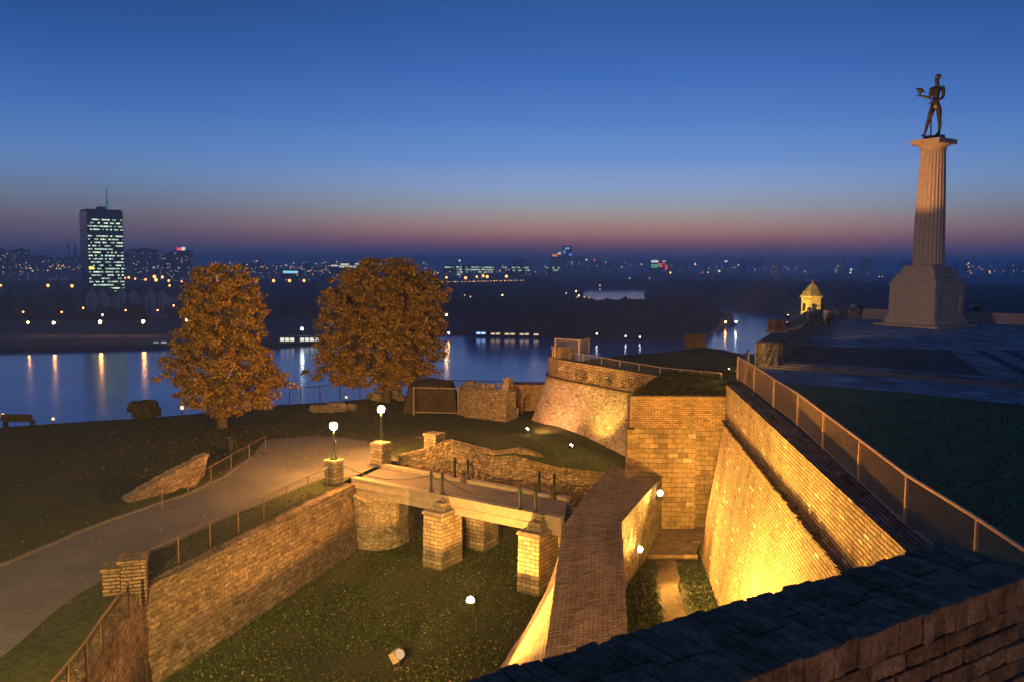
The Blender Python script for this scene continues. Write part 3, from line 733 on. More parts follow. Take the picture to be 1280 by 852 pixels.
for s0, s1 in ((f0, sf1 - gap), (sf1 + gap, sf2 - gap), (sf2 + gap, endskew)): beam('edge_beam', s0, s1, WD - .13, .72)
for s, zt in ((s_p1, 2.34), (s_p2, 2.32)):
    for w0, w1 in ((-.95, .55), (WD - .9, WD + .3)):
        mb = MB(); c = bp(s, (w0 + w1) / 2, zt / 2 - .05); mb.box(c, (1.02, w1 - w0, zt + .1), ang, .95)
        bmv = obj('pier', mb, m_block, t)
        mb = MB(); mb.box(bp(s, (w0 + w1) / 2, zt + .06), (1.1, w1 - w0 + .08, .14), ang, .92)
        if w0 < 0:
            mb.box(bp(s, -.25, zt + .28), (.7, .7, .34), ang, .7); mb.box(bp(s, .02, zt + .52), (.3, .3, .3), ang, .85)
        obj('pier_cap', mb, m_block, bmv)
for s in (s_p1, s_p2):
    mb = MB(); mb.box(bp(s, WD / 2, 2.25), (.8, WD - 1.2, .4), ang); obj('crossbeam', mb, m_concrete, t)

# bollards and chains
bpx = [((535, 616), 'leftmost'), ((551, 618), ''), ((647, 637), ''), ((666, 641), ''), ((574, 594), ''), ((590, 597), ''), ((680, 612), ''), ((697, 616), '')]
blab = ['green bollard at the first gap of the near kerb, left of its pair', 'green bollard at the first gap of the near kerb, right of its pair',
        'iron bollard above the brightly lit near pier, the left one of its pair', 'iron bollard above the brightly lit near pier, the right one of its pair',
        'far kerb bollard in front of the ragged wall, left of its pair', 'far kerb bollard in front of the ragged wall, right of its pair',
        'bollard near the right end of the far kerb, left of its pair', 'bollard near the right end of the far kerb, right of its pair']
def make_bollard(label):
    o = thing('bollard', label, 'bollard', (0, 0, 0), 'iron bollards on the footbridge')
    mb = MB(); mb.lathe([(.13, 0), (.13, .03), (.075, .06), (.07, .1), (.062, .12), (.058, .78), (.075, .79), (.075, .83), (.06, .84)], n=10); obj('post', mb, m_iron, o, True)
    mb = MB(); mb.sphere((0, 0, .88), .07, 10, 6, .8); obj('cap', mb, m_iron, o, True)
    mb = MB(); mb.tube([(.06 * math.cos(a) , .0 + .075, .72 + .04 * math.sin(a)) for a in np.linspace(0, 6.28, 9)], .012, 5); obj('ring', mb, m_iron, o)
    return o
bol = make_bollard(blab[0]); heads = []
for i, ((x, y), _) in enumerate(bpx):
    p = W(x, y, G + .12); w = .13 if i < 4 else WD - .13
    s = (p - nl).dot(ax); loc = bp(s, w, G + .14)
    o = bol if i == 0 else dup(bol, label=blab[i])
    o.location = loc; o.rotation_euler = (0, 0, ang); heads.append(loc + V3((0, 0, .76)))
def make_chain(label, a, b, sag):
    mb = MB(); n = max(8, int((b - a).length / .085)); pts = []
    for i in range(n + 1):
        u = i / n; p = a.lerp(b, u); p.z -= sag * 4 * u * (1 - u); pts.append(p)
    for i, (p, q) in enumerate(zip(pts, pts[1:])):
        d = (q - p).normalized(); side = d.cross(V3((0, 0, 1))).normalized(); upv = side.cross(d)
        s_ = side if i % 2 else upv; c = (p + q) / 2; L = .058; r = .026
        ring = [c + d * L * math.cos(k) + s_ * r * math.sin(k) for k in np.linspace(0, 2 * math.pi, 8)]
        mb.tube(ring, .0115, 4, False)
    return tag(obj('chain', mb, m_iron), label, 'chain', 'chains along the footbridge')
pA, pB = V3((-8.2, 39.35, 0)), V3((-6.62, 43.3, 0))
make_chain('heavy chain hanging from lamp pillar to the first near bollard', V3((pA.x + .38, pA.y - .1, G + .85)), heads[0], .42)
make_chain('short slack chain between the two green bollards of the near kerb', heads[0], heads[1], .14)
make_chain('long sagging chain between the near pier bollards, closest to the camera', heads[1], heads[2], .5)
make_chain('short slack chain between the bollards above the lit pier', heads[2], heads[3], .12)
make_chain('chain from far lamp pillar to the first bollard of the far kerb', V3((pB.x + .4, pB.y, G + .75)), heads[4], .42)
make_chain('short slack chain between the far bollards before the ragged wall', heads[4], heads[5], .14)
make_chain('long sagging chain along the middle of the far kerb', heads[5], heads[6], .5)
make_chain('short slack chain between the last two bollards of the far kerb', heads[6], heads[7], .12)
make_chain('chain from the last far bollard to the broad spine wall', heads[7], V3((fr.x + .45, fr.y + .35, SZ + .1)), .25)

# gate pillars, street lamps on two of them
def gate_pillar(label, c, w, h, base=G):
    o = thing('gate_pillar', label, 'pillar', (c.x, c.y, base - .1), 'stone pillars at the bridge head', 0)
    mb = MB(); mb.box((c.x, c.y, base + h / 2 - .1), (w, w, h + .1), ang, .97); obj('shaft', mb, m_block, o)
    mb = MB(); mb.box((c.x, c.y, base + h - .02), (w + .12, w + .12, .13), ang, .9); obj('cap', mb, m_block, o)
    return o
gate_pillar('stone pillar under the nearer lit street lamp at the left end of the bridge', pA, .62, 1.05)
gate_pillar('stone pillar in front of the farther street lamp at the bridge head', pB, .72, 1.05)
pC = W(543, 561, 3.1); gate_pillar('small lone stone pillar with rounded top on grass behind the ragged wall', pC, .8, .95, 3.0)
m_bulb = glow_mat('sodium lamp glow', (1.0, 0.42, 0.085), 2000)
lamp_label = ['lit street lamp standing on the nearer stone pillar by the path', 'lit street lamp behind the second pillar, near the right tree trunk']
def street_lamp(label, c, zb, h):
    o = thing('street_lamp', label, 'lamp', (c.x, c.y, zb), 'street lamps at the bridge head')
    mb = MB(); mb.lathe([(.19, 0), (.19, .06), (.13, .1), (.11, .3), (.075, .36), (.055, .45), (.045, h - .35), (.06, h - .3), (.035, h - .26), (.035, h - .17)], (c.x, c.y, zb), 12); obj('pole', mb, m_iron, o, True)
    mb = MB(); mb.tube([(c.x + .05, c.y, zb + h * .55), (c.x + .12, c.y - .05, zb + h * .5), (c.x + .1, c.y - .03, zb + h * .4)], .02, 5); obj('chain_hook', mb, m_iron, o)
    mb = MB(); mb.sphere((c.x, c.y, zb + h), .18, 14, 8); obj('globe', mb, m_bulb, o, True)
    mb = MB(); mb.lathe([(.055, 0), (.05, .03), (.02, .07), (.01, .12)], (c.x, c.y, zb + h + .145), 8); obj('finial', mb, m_iron, o, True)
    return o
street_lamp(lamp_label[0], pA, G + 1.1, 1.55)
street_lamp(lamp_label[1], pB + V3((-.1, .75, 0)), G + .0, 2.65)

# ================================================================== FENCES
def mesh_panel(mb, a, b, h, step, r):
    """woven wire: two families of diagonal wires between two fence posts"""
    a, b = V3(a), V3(b); L = (b - a).length; d = (b - a) / L; up = V3((0, 0, 1)); zs = (b.z - a.z) / L
    for sgn in (1, -1):
        k = -h
        while k < L:
            s0, s1 = k, k + h; z0, z1 = 0.0, h
            if s0 < 0: z0 = -s0; s0 = 0.0
            if s1 > L: z1 = h - (s1 - L); s1 = L
            if s1 - s0 > .02:
                if sgn < 0: z0, z1 = h - z0, h - z1
                mb.tube([a + d * s0 + up * z0, a + d * s1 + up * z1], r, 3, False)
            k += step
def wire_fence(name, label, pts, h, post_r, mesh_step, wire_r, mat_post, mat_wire, group=None, rail_low=True, top_r=None):
    o = thing(name, label, 'fence', pts[0], group)
    for i, p in enumerate(pts):
        mb = MB(); mb.tube([p - V3((0, 0, .1)), p + V3((0, 0, h))], post_r, 8); obj('post', mb, mat_post, o)
    mb = MB()
    for p, q in zip(pts, pts[1:]): mb.tube([p + V3((0, 0, h - .02)), q + V3((0, 0, h - .02))], top_r or post_r * .8, 6)
    obj('top_rail', mb, mat_post, o)
    if rail_low:
        mb = MB()
        for p, q in zip(pts, pts[1:]): mb.tube([p + V3((0, 0, .07)), q + V3((0, 0, .07))], post_r * .45, 5)
        obj('bottom_rail', mb, mat_post, o)
    if mesh_step:
        for p, q in zip(pts, pts[1:]):
            mb = MB(); mesh_panel(mb, p + V3((0, 0, .07)), q + V3((0, 0, .07)), h - .1, mesh_step, wire_r); obj('mesh_panel', mb, mat_wire, o)
    return o
FT = TOP + 1.1
tops = [(923, 445.5), (943.5, 457), (968, 473), (998, 491), (1030, 515), (1075, 548), (1134, 592), (1222, 646)]
fp = [V3((W(x, y, FT).x, W(x, y, FT).y, TOP)) for x, y in tops]
d = (fp[-1] - fp[-3]) / 2
fp += [fp[-1] + d * k for k in (1, 2, 3)]
wire_fence('mesh_fence', 'long steel wire mesh fence along the top of the floodlit right wall', fp, 1.1, .040, .105, .0036, plain_mat('warm galvanised posts', (.50, .31, .13), .5, .1, .3, 12), plain_mat('warm galvanised wire', (.40, .26, .12), .5, .1, .2, 12), None, True, .035)
blk = W(955, 453, TOP)
fq = [fp[0] + V3((.05, .3, 0)), V3((11.5, 42.3, TOP - .05)), V3((12.3, 44.6, TOP - .05))]
wire_fence('mesh_fence', 'short wire mesh fence from the corner of the long fence to the stone pier', fq, 1.1, .034, .1, .006, m_fence_steel, m_wire)
q = [V3((3.4, 50.4, 7.05)), V3((4.1, 49.3, 7.05)), V3((5.0, 47.85, 7.03)), V3((5.85, 46.5, 7.0)), V3((6.7, 45.2, 6.98)), V3((7.6, 44.0, 6.95)), V3((8.5, 43.3, 6.93)), V3((9.4, 42.7, 6.92)), V3((10.3, 42.1, 6.9))]
wire_fence('mesh_fence', 'low steel mesh railing along the top of the round bastion', q, .85, .03, .16, .006, m_fence_steel, m_wire)
q = [V3((2.75, 50.5, 7.3)), V3((3.45, 51.2, 7.3)), V3((4.1, 50.2, 7.3)), V3((4.0, 49.0, 7.3))]
q = [V3((2.55, 50.9, 7.3)), V3((3.85, 49.4, 7.35)), V3((4.6, 51.4, 7.3))]
wire_fence('mesh_gate', 'taller wire mesh enclosure round the brick pier at the bastion tip', q, 1.35, .03, .14, .006, m_fence_steel, m_wire)
t = thing('brick_pier', 'small brick pier inside the mesh enclosure at the bastion tip', 'pier', (2.95, 51.2, 7.1))
mb = MB(); mb.box((2.95, 51.2, 7.6), (.85, .8, .95), .6, .97); obj('shaft', mb, m_red_brick, t)
mb = MB(); mb.box((2.95, 51.2, 8.1), (.92, .87, .08), .6); obj('cap', mb, m_red_brick, t)
# railing along the moat wall, both sides of the pillar
q = [V3((-11.75, 26.9, 2.75)).lerp(V3((-8.35, 38.6, 2.8)), k / 7) for k in range(8)]
wire_fence('moat_railing', 'thin dark railing on the grass strip between the moat wall and the path', q, .95, .022, 0.3, .004, m_rust, m_black, None, False)
q = [W(160, 727, 3.65) - V3((0, 0, .95)), W(127, 770, 3.65) - V3((0, 0, .95)), W(107, 800, 3.65) - V3((0, 0, .95)), W(84, 828, 3.65) - V3((0, 0, .95)), W(58, 858, 3.65) - V3((0, 0, .95)), W(20, 905, 3.65) - V3((0, 0, .95))]
wire_fence('moat_railing', 'rusty mesh railing from the wall pillar to the bottom left corner', q, .95, .04, .16, .005, m_rust, m_rust)
q = [V3((pB.x + .4, pB.y + .3, G)), V3((-5.2, 45.6, 2.95)), V3((pC.x - .5, pC.y, 3.0))]
wire_fence('moat_railing', 'thin wire railing between the far lamp pillar and the lone pillar', q, .8, .02, 0, .004, m_black, m_black, None, True)
# cliff fence
q = []
for k, (x, y) in enumerate(((362, 506), (376, 504), (400, 502), (425, 500), (450, 499), (470, 497.5), (500, 496), (530, 495), (556, 494), (580, 494), (604, 494), (630, 494), (655, 495), (684, 496))):
    p = W(x, y - 1, G); q.append(on_lawn(p.x * .975, p.y * .975))
wire_fence('cliff_fence', 'dark fence along the cliff edge above the river, behind the right tree', q, 1.35, .035, .45, .008, m_black, m_black)

# ================================================================== RUINS AND SMALL WALLS
t = thing('ruined_wall', 'broken rubble wall with a taller stub, left of the arched gateway', 'wall', (-2, 58, 2))
pa, pb = W(574, 524, 2.9), W(633, 552, 2.9); pa = V3((-3.45, 56.5, 0)); pb = V3((-.35, 52.0, 0))
P = lerp_line(pa, pb, 9); zt = [5.05, 5.0, 5.1, 5.0, 5.1, 5.18, 5.2, 5.35, 5.3]
fb = [V3((p.x, p.y, 2.3)) for p in P]; ft = [V3((p.x, p.y, z)) for p, z in zip(P, zt)]
solid('masonry', m_moatwall, t, [fb, ft, off(ft, (.6, .5)), off(fb, (.6, .5))], 6, 16, .04, .02)
mb = MB(); mb.sheet([[(-.6, 52.4, 5.2), (-.2, 52.0, 5.2)], [(-.55, 52.5, 6.1), (-.2, 52.2, 6.15)], [(-.2, 52.9, 6.0), (.1, 52.6, 6.0)], [(-.2, 52.9, 5.2), (.1, 52.6, 5.2)]], 4, 4, .03, .03, True)
for k in range(40):
    f = random.random() * .9; p = pa.lerp(pb, f); r = random.uniform(.1, .24)
    mb.box((p.x + random.uniform(.1, .9), p.y + random.uniform(.2, .9), 5.1 + random.uniform(0, .35) * (1 - abs(f - .6))), (r * 1.6, r, r), random.uniform(0, 3), .8)
obj('loose_stones', mb, m_rubble_pale, t)
t = thing('arched_gateway', 'dark arched brick gateway between the ruined wall and the round bastion', 'gateway', (1.2, 55.5, 3))
gx0, gx1, gy = -.4, 2.7, 55.2
mb = MB()
arc = [(0.75, 2.3), (0.75, 4.2)] + [(1.3 - .55 * math.cos(a), 4.2 + .5 * math.sin(a)) for a in np.linspace(.3, math.pi - .3, 7)] + [(1.85, 4.2), (1.85, 2.3)]
topz = 5.3
outl = [(gx0, 2.3), (gx0, topz)] + [(x, topz) for x, z in arc[1:-1]] + [(gx1, topz), (gx1, 2.3)]
inn = [(.75, 2.3), (.75, 3.0)] + arc[1:-1][:len(arc) - 2] + [(1.85, 3.0), (1.85, 2.3)]
inn = inn[:len(outl)]
f0_ = [V3((x, gy, z)) for x, z in outl]; f1_ = [V3((x, gy, z)) for x, z in inn]
mb.sheet([off(f0_, (0, 1.4)), f0_, f1_, off(f1_, (0, 1.4))], 1, 1, .01, 0)
mb.box((1.3, gy + 1.3, 3.6), (2.4, .2, 2.6)); obj('masonry', mb, m_red_brick, t)
mb = MB(); mb.box((.15, 53.3, 3.55), (.5, .28, 1.1), .1); tag(obj('stone_slab', mb, m_concrete), 'pale upright stone slab at the foot of the ruined wall', 'stone slab')
t = thing('earth_mound', 'square brown earth mound behind the tall metal frame', 'mound', (-5.8, 60, 3))
mm = W(545, 520, 2.9); 
pts_ = [(-7.2, 58.2), (-3.9, 58.2), (-3.7, 61.5), (-7.4, 61.5)]
mb = MB(); mb.sheet([[(-7.4, 58.0, 2.7), (-5.6, 58.0, 2.7), (-3.7, 58.0, 2.7)], [(-7.1, 58.5, 4.6), (-5.6, 58.4, 4.75), (-3.95, 58.5, 4.6)], [(-6.7, 60, 5.0), (-5.3, 60, 5.05), (-4.1, 60, 4.9)], [(-7.3, 62.5, 2.7), (-5.6, 62.5, 2.7), (-3.6, 62.5, 2.7)]], 6, 5, .07, .04, True)
obj('earth', mb, ground_mat('dark brown earth', [(.03, .021, .012), (.045, .031, .017), (.06, .042, .024)], .8, 7, .05), t)
t = thing('metal_frame', 'tall rectangular metal frame standing before the earth mound', 'frame', (-6, 56.5, 2.9))
fl_, fr_ = W(521, 521, 2.95), W(573, 519, 2.95)
fl_ = V3((-6.55, 57.3, 2.85)); fr_ = V3((-3.55, 57.0, 2.85))
for p in (fl_, fr_):
    mb = MB(); mb.tube([p, p + V3((0, 0, 1.95))], .045, 8); obj('post', mb, m_fence_steel, t)
for z in (.25, 1.9):
    mb = MB(); mb.tube([fl_ + V3((0, 0, z)), fr_ + V3((0, 0, z))], .03, 6); obj('rail', mb, m_fence_steel, t)
mb = MB(); mb.tube([fr_ + V3((-.1, 0, 1.93)), fr_ + V3((.25, 0, 1.93))], .06, 6); obj('bracket', mb, m_fence_steel, t)
m_turf = ground_mat('dark scrub', [(.012, .014, .007), (.03, .028, .016), (.06, .05, .035)], 1.5, 5, .1)
def stone_heap(label, p0, p1, n, r, spread, mat=None):
    mb = MB()
    for k in range(n):
        f = random.random(); p = V3(p0).lerp(V3(p1), f); q_ = on_lawn(p.x + random.uniform(-spread, spread), p.y + random.uniform(-spread, spread))
        s = random.uniform(.5, 1.2) * r
        mb.box((q_.x, q_.y, q_.z + s * .3 + random.random() * r * (1.3 if mat else .7)), (s * 1.5, s, s * .8), random.uniform(0, 3), random.uniform(.6, .9), Matrix.Rotation(random.uniform(0, 3), 3, 'Z') @ Matrix.Rotation(random.uniform(-.3, .3), 3, 'X'))
    return tag(obj('stone_heap', mb, mat or m_rubble_pale), label, 'stones')
stone_heap('row of rough pale stones on the lawn under the right tree', W(394, 513, G), W(440, 512, G), 46, .42, .35)
stone_heap('dark heap of stones and scrub at the cliff edge, left of the left tree', W(176, 523, G), W(189, 522, G), 46, .62, .25, m_turf)
stone_heap('loose rubble beside the trunk of the right tree', W(468, 500, G), W(500, 499, G), 30, .5, .5)
# low wedge wall beside the sunken steps
t = thing('wedge_wall', 'low tapering stone wall beside the sunken steps on the left lawn', 'wall', tuple(on_lawn(W(220, 600, G).x, W(220, 600, G).y)))
wa, wb_ = W(158, 628, G), W(241, 607, G); n = 12; P = lerp_line(wa, wb_, n)
wt_ = W(262, 566, G + 1.15); PT_ = lerp_line(V3((wa.x, wa.y + .3, 0)), V3((wt_.x, wt_.y, 0)), n)
trench = W(250, 605, G)
dirn = (wb_ - wa).normalized(); sd = V3((dirn.y, -dirn.x, 0))
hh = [.12 + 1.03 * (i / (n - 1)) ** .8 + random.uniform(-.03, .03) for i in range(n)]
fb = [V3((p.x + sd.x * .1, p.y + sd.y * .1, on_lawn(p.x, p.y).z - .1)) for p in P]
ft = [V3((p.x, p.y, on_lawn(p.x, p.y).z + h)) for p, h in zip(PT_, hh)]
bk = [p - sd * .5 for p in ft]; bk2 = [V3((p.x - sd.x * .5, p.y - sd.y * .5, G - .2)) for p in PT_]
solid('masonry', m_moatwall, t, [fb, ft, bk, bk2], 5, 7, .03)
m_turf2 = ground_mat('dark weeds', [(0.012, 0.018, 0.006), (0.022, 0.03, 0.01), (0.035, 0.042, 0.016)], .8, 9, .06)  # darker greens than the dry lawn
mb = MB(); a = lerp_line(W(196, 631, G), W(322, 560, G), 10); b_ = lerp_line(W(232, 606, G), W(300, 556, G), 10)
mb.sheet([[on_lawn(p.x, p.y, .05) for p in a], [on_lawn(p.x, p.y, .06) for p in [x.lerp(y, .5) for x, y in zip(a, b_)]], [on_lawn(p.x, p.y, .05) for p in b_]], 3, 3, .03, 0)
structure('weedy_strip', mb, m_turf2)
q = [on_lawn(p.x, p.y) for p in lerp_line(W(203, 637, G), W(332, 561, G), 6)]
wire_fence('pit_railing', 'low pipe railing along the path edge by the sunken steps', q, .75, .025, 0, .004, m_rust, m_black)
# litter bin
p = on_lawn(W(288, 564, G).x, W(288, 564, G).y)
t = thing('litter_bin', 'small dark litter bin on the lawn near the left tree', 'bin', p)
mb = MB(); mb.lathe([(.17, .1), (.24, .75), (.25, .78), (.22, .78), (.2, .7)], p, 12); obj('bucket', mb, m_black, t)
mb = MB(); mb.tube([p + V3((-.3, 0, 0)), p + V3((-.3, 0, .85))], .03, 6); mb.tube([p + V3((.3, 0, 0)), p + V3((.3, 0, .85))], .03, 6); mb.tube([p + V3((-.3, 0, .7)), p + V3((.3, 0, .7))], .02, 6); obj('stand', mb, m_black, t)
# bench at the cliff edge
p = on_lawn(W(24, 536, G).x, W(24, 536, G).y); 
t = thing('park_bench', 'dark wooden bench facing the river at the far left cliff edge', 'bench', p)
m_wood_plank = plain_mat('dark wood planks', (0.02, 0.013, 0.009), .8, 0, .4, 6)
mb = MB(); mb.box((p.x, p.y, p.z + .47), (1.9, .45, .06)); obj('seat', mb, m_wood_plank, t)
mb = MB(); mb.box((p.x, p.y - .22, p.z + .72), (1.9, .05, .36)); obj('backrest', mb, m_wood_plank, t)
for dx in (-.8, .8):
    mb = MB(); mb.box((p.x + dx, p.y, p.z + .22), (.08, .42, .45)); obj('leg', mb, m_black, t)
# ================================================================== CAMERA TERRACE: parapet of bricks in front of the lens
PT = EYE - 1.4
c0 = W(1174, 680, PT); dirw = (W(588, 849, PT) - c0).normalized(); prp = V3((-dirw.y, dirw.x, 0))
if prp.y > 0: prp = -prp
WT = (W(1280, 722, PT) - c0).dot(prp) * 1.04; LW = 7.0
aw = math.atan2(dirw.y, dirw.x)
t = thing('parapet', 'dark old brick parapet across the bottom right foreground', 'parapet', (c0.x, c0.y, 0))
m_par = plain_mat('sooty old brick', (0.15, 0.105, 0.08), .95, 0, .75, 7.0, .012, .15)
_t = m_par.node_tree; _b = _t.nodes['Principled BSDF']
_g = nd(_t, 'ShaderNodeNewGeometry'); _c = ramp(_t, _g.outputs['Random Per Island'], [(0, (.16, .085, .042)), (.4, (.19, .105, .052)), (.75, (.23, .13, .064)), (1, (.26, .15, .075))])
_n = noise(_t, _g.outputs['Position'], 9.0, 7.0, .72); _n2 = noise(_t, _g.outputs['Position'], 45.0, 4.0, .7)
_c = mixc(_t, .9, _c, ramp(_t, _n.outputs['Fac'], [(.32, .3), (.5, .95), (.7, 1.6)]), 'MULTIPLY')
_c = mixc(_t, .6, _c, ramp(_t, _n2.outputs['Fac'], [(.35, .5), (.5, 1.0), (.68, 1.7)]), 'MULTIPLY'); _t.links.new(_c, _b.inputs['Base Color'])
_h = mth(_t, 'ADD', _n.outputs['Fac'], mth(_t, 'MULTIPLY', _n2.outputs['Fac'], .5)); bump(_t, _b, _h, 1.0, .014)
m_mort = plain_mat('old mortar', (0.10, 0.085, 0.07), .98, 0, .6, 20, .01, .1)
def rough_box(mb, c, size, rot, j=.006, bev=.012, n=4):
    """brick with worn rounded edges"""
    bm = bmesh.new(); bmesh.ops.create_cube(bm, size=1.0)
    for v in bm.verts: v.co = V3((v.co.x * size[0], v.co.y * size[1], v.co.z * size[2]))
    bmesh.ops.bevel(bm, geom=bm.edges[:], offset=bev, segments=2, profile=.6, affect='EDGES')
    bmesh.ops.subdivide_edges(bm, edges=[e for e in bm.edges if e.calc_length() > .07], cuts=2, use_grid_fill=True)
    sd_ = random.random() * 90
    for v in bm.verts: v.co += V3((mnoise.noise(v.co * 22 + V3((sd_, 0, 0))), mnoise.noise(v.co * 22 + V3((0, sd_, 0))), mnoise.noise(v.co * 22 + V3((0, 0, sd_))))) * j
    vs = [V3(c) + rot @ v.co for v in bm.verts]; bm.verts.index_update()
    mb.add(vs, [tuple(v.index for v in f.verts) for f in bm.faces]); bm.free()
rotw = Matrix.Rotation(aw, 3, 'Z')
mb = MB(); s = -.03
while s < LW:
    w = .080 + random.uniform(-.008, .01); g_ = .002
    rows_ = ((0, .27), (.275, WT)) if random.random() < .5 else ((0, .22), (.225, WT))
    for r0_, r1_ in rows_:
        ov = random.uniform(-.018, .02); dz = random.uniform(-.0022, .0022)
        lo_ = r0_ - (ov if r0_ == 0 else 0); hi_ = r1_ + (ov * .4 if r1_ == WT else 0)
        c = c0 + dirw * (s + w / 2) + prp * ((lo_ + hi_) / 2) + V3((0, 0, -.055 + dz))
        tilt = Matrix.Rotation(aw + random.uniform(-.02, .02), 3, 'Z') @ Matrix.Rotation(random.uniform(-.02, .02), 3, 'Y')
        rough_box(mb, c, (w - g_, hi_ - lo_ - g_, .125), tilt, .006, .009)
    s += w
obj('coping', mb, m_par, t, False)
mb = MB()
for row in range(8):
    zc = -.125 - .085 * (row + .5); s = -.12 * (row % 2)
    while s < LW:
        w = .245 + random.uniform(-.02, .02)
        c = c0 + dirw * (s + w / 2) + prp * (WT - .075 + random.uniform(-.006, .008)) + V3((0, 0, zc))
        if s > -.05: rough_box(mb, c, (w - .013, .12, .074), rotw, .006, .01)
        c = c0 + dirw * (s + w / 2) + prp * (.08 + random.uniform(-.006, .008)) + V3((0, 0, zc))
        if s > -.05: rough_box(mb, c, (w - .013, .12, .074), rotw, .006, .01)
        s += w
obj('brick_courses', mb, m_par, t, False)
mb = MB(); c = c0 + dirw * (LW / 2 + .01) + prp * (WT / 2)
mb.box((c.x, c.y, PT - 1.1295), (LW - .02, WT - .075, 2.24), aw); obj('mortar_core', mb, m_mort, t)
t = thing('tower_base', 'stone base of the lookout terrace under the foreground parapet', 'tower', (c0.x, c0.y, 0))
cb = c0 + dirw * (LW / 2) + prp * 2.6
mb = MB(); mb.box((cb.x, cb.y, (PT - 1.72) / 2), (LW, 5.2, PT - 1.7), aw, .99); obj('masonry', mb, m_ashlar, t)

# floodlights with their lamps ------------------------------------------------
m_flood = glow_mat('floodlight lens glow', (1.0, 0.62, 0.24), 32)
m_flood_small = glow_mat('small floodlight lens glow', (1.0, 0.62, 0.25), 120)
def floodlight(label, p, aim, power, size=.16, spot=None, color=GOLD, post=.25, lens=None, blend=.6, ground=None, radius=.12, housing=None):
    p = V3(p); d = (V3(aim) - p).normalized(); o = thing('floodlight', label, 'floodlight', p - V3((0, 0, post)), 'floodlights of the fortress')
    rot = d.to_track_quat('-Z', 'Y').to_matrix()
    mb = MB(); mb.box(p - d * size * .62, (size * 2, size * 1.7, size * 1.1), rot=rot, taper=1.0); obj('housing', mb, housing or m_black, o)
    mb = MB(); mb.box(p - V3((0, 0, post / 2 + size * .4)), (.06, .06, post + .02)); mb.box(p - V3((0, 0, post - .02)), (.3, .2, .04)); obj('stand', mb, m_black, o)
    mb = MB(); mb.sphere(p + d * .02, size * .8, 12, 8); obj('lens', mb, lens or m_flood, o, True)
    if power:
        L = bpy.data.lights.new('flood_lamp', 'SPOT' if spot else 'POINT'); L.energy = power; L.color = color; L.shadow_soft_size = radius
        if spot: L.spot_size = R(spot); L.spot_blend = blend
        lo = bpy.data.objects.new('flood_lamp', L); COL.objects.link(lo); lo.parent = o
        lo.location = p + d * (size * 1.1 + radius) - V3(o.location); lo.rotation_euler = d.to_track_quat('-Z', 'Y').to_euler()
    return o
# moat floodlight (visible), two on the right compartment, two on the berm, assumed unseen ones at the wall foot and elsewhere
K = 1.0
floodlight('bright floodlight on the moat lawn in front of the bridge piers', (-1.5, 31.6, .32), (-1.5, 31.57, 5), 3600 * K, .19, 178, (1.0, .43, .08), blend=.08)
floodlight('pale tilted floodlight on a short stand in the moat lawn, seen from behind', W(499, 838, 0) + V3((0, 0, .55)), (9, 22, 9.0), 13000 * K, .2, 62, (1.0, .50, .08), .5, housing=m_fence_steel, lens=glow_mat('dim lens', (1, .6, .3), .6))
floodlight('floodlight on a thin post at the stone step beside the dirt track', W(794, 684, .9) + V3((.15, -.2, 0)), (8.4, 31, 3.6), 3200 * K, .17, 125, (1.0, .47, .085), .85, blend=.4)
floodlight('floodlight high on the flank of the spine wall near the doorway', (6.85, 39.0, 2.55), (8.8, 34, 4.2), 2200 * K, .17, 140, (1.0, .46, .085), .3, blend=.4)
floodlight('small floodlight on grass at the left foot of the round bastion', (.85, 46.9, 3.95), (3.2, 49.5, 5.6), 1300 * K, .1, 120, (1.0, .42, .16), .25, m_flood_small)
floodlight('small floodlight on grass in front of the middle of the round bastion', (3.05, 43.6, 3.75), (5.3, 46.2, 6.0), 1700 * K, .1, 76, (1.0, .60, .11), .25, m_flood_small)
floodlight('assumed floodlight at the foot of the tall right wall, near half', (5.1, 25.5, .35), (8.4, 27.0, 3.2), 24000 * K, .16, 150, (1.0, .51, .08), .25)  # unseen, assumed from the hot glow low on the wall
floodlight('assumed floodlight at the foot of the tall right wall, below the parapet', (5.0, 17.5, .35), (7.2, 20, 4.5), 13000 * K, .16, 150, (1.0, .51, .08), .25)  # second assumed spot, out of view, for the nearer stretch of wall
floodlight('assumed floodlight in the moat at the near foot of the spine wall', (-3.6, 23.0, .4), (.4, 26, 1.6), 900 * K, .16, 140, (1.0, .47, .09), .25)  # hidden source, assumed from the bright left face of the spine wall
floodlight('assumed unseen floodlight left of the camera, facing the trees', (-7.5, 0.0, 11.5), (-14, 54, 6), 60000 * K, .2, 54, (1.0, .60, .15), 4.0)  # unseen lamp, assumed from the even orange light on the trees
floodlight('assumed unseen floodlight left of the camera, facing the bridge', (-5.0, 2.6, 10.6), (-1, 34, 1), 4200 * K, .2, 74, (1.0, .44, .085), 3.5)  # assumed unseen spot, added to light the bridge and spine wall
floodlight('added unseen floodlight left of the camera, brightening the top of the spine wall', (-4.6, 2.2, 10.9), (2.2, 27, 3), 26000 * K, .15, 40, (1.0, .50, .10), 2.6)  # extra unseen spot, added to brighten the brick top of the spine wall
floodlight('assumed floodlight on the bastion lawn, aimed at the top of the column', (12.9, 57.9, 7.9), (36, 75, 24.0), 42000 * K, .08, 21, (1.0, .44, .12), .3, m_flood_small, blend=.35)  # source not in view, assumed from the lit upper half of the column
floodlight('small added lamp on the dark plaza parapet, brightening the column pedestal', (17.6, 55.2, 9.35), (36, 75, 14.0), 4800 * K, .08, 48, (1.0, .62, .34), .3, m_flood_small, blend=.8)  # added lamp standing in for the dim warm city light on the pedestal
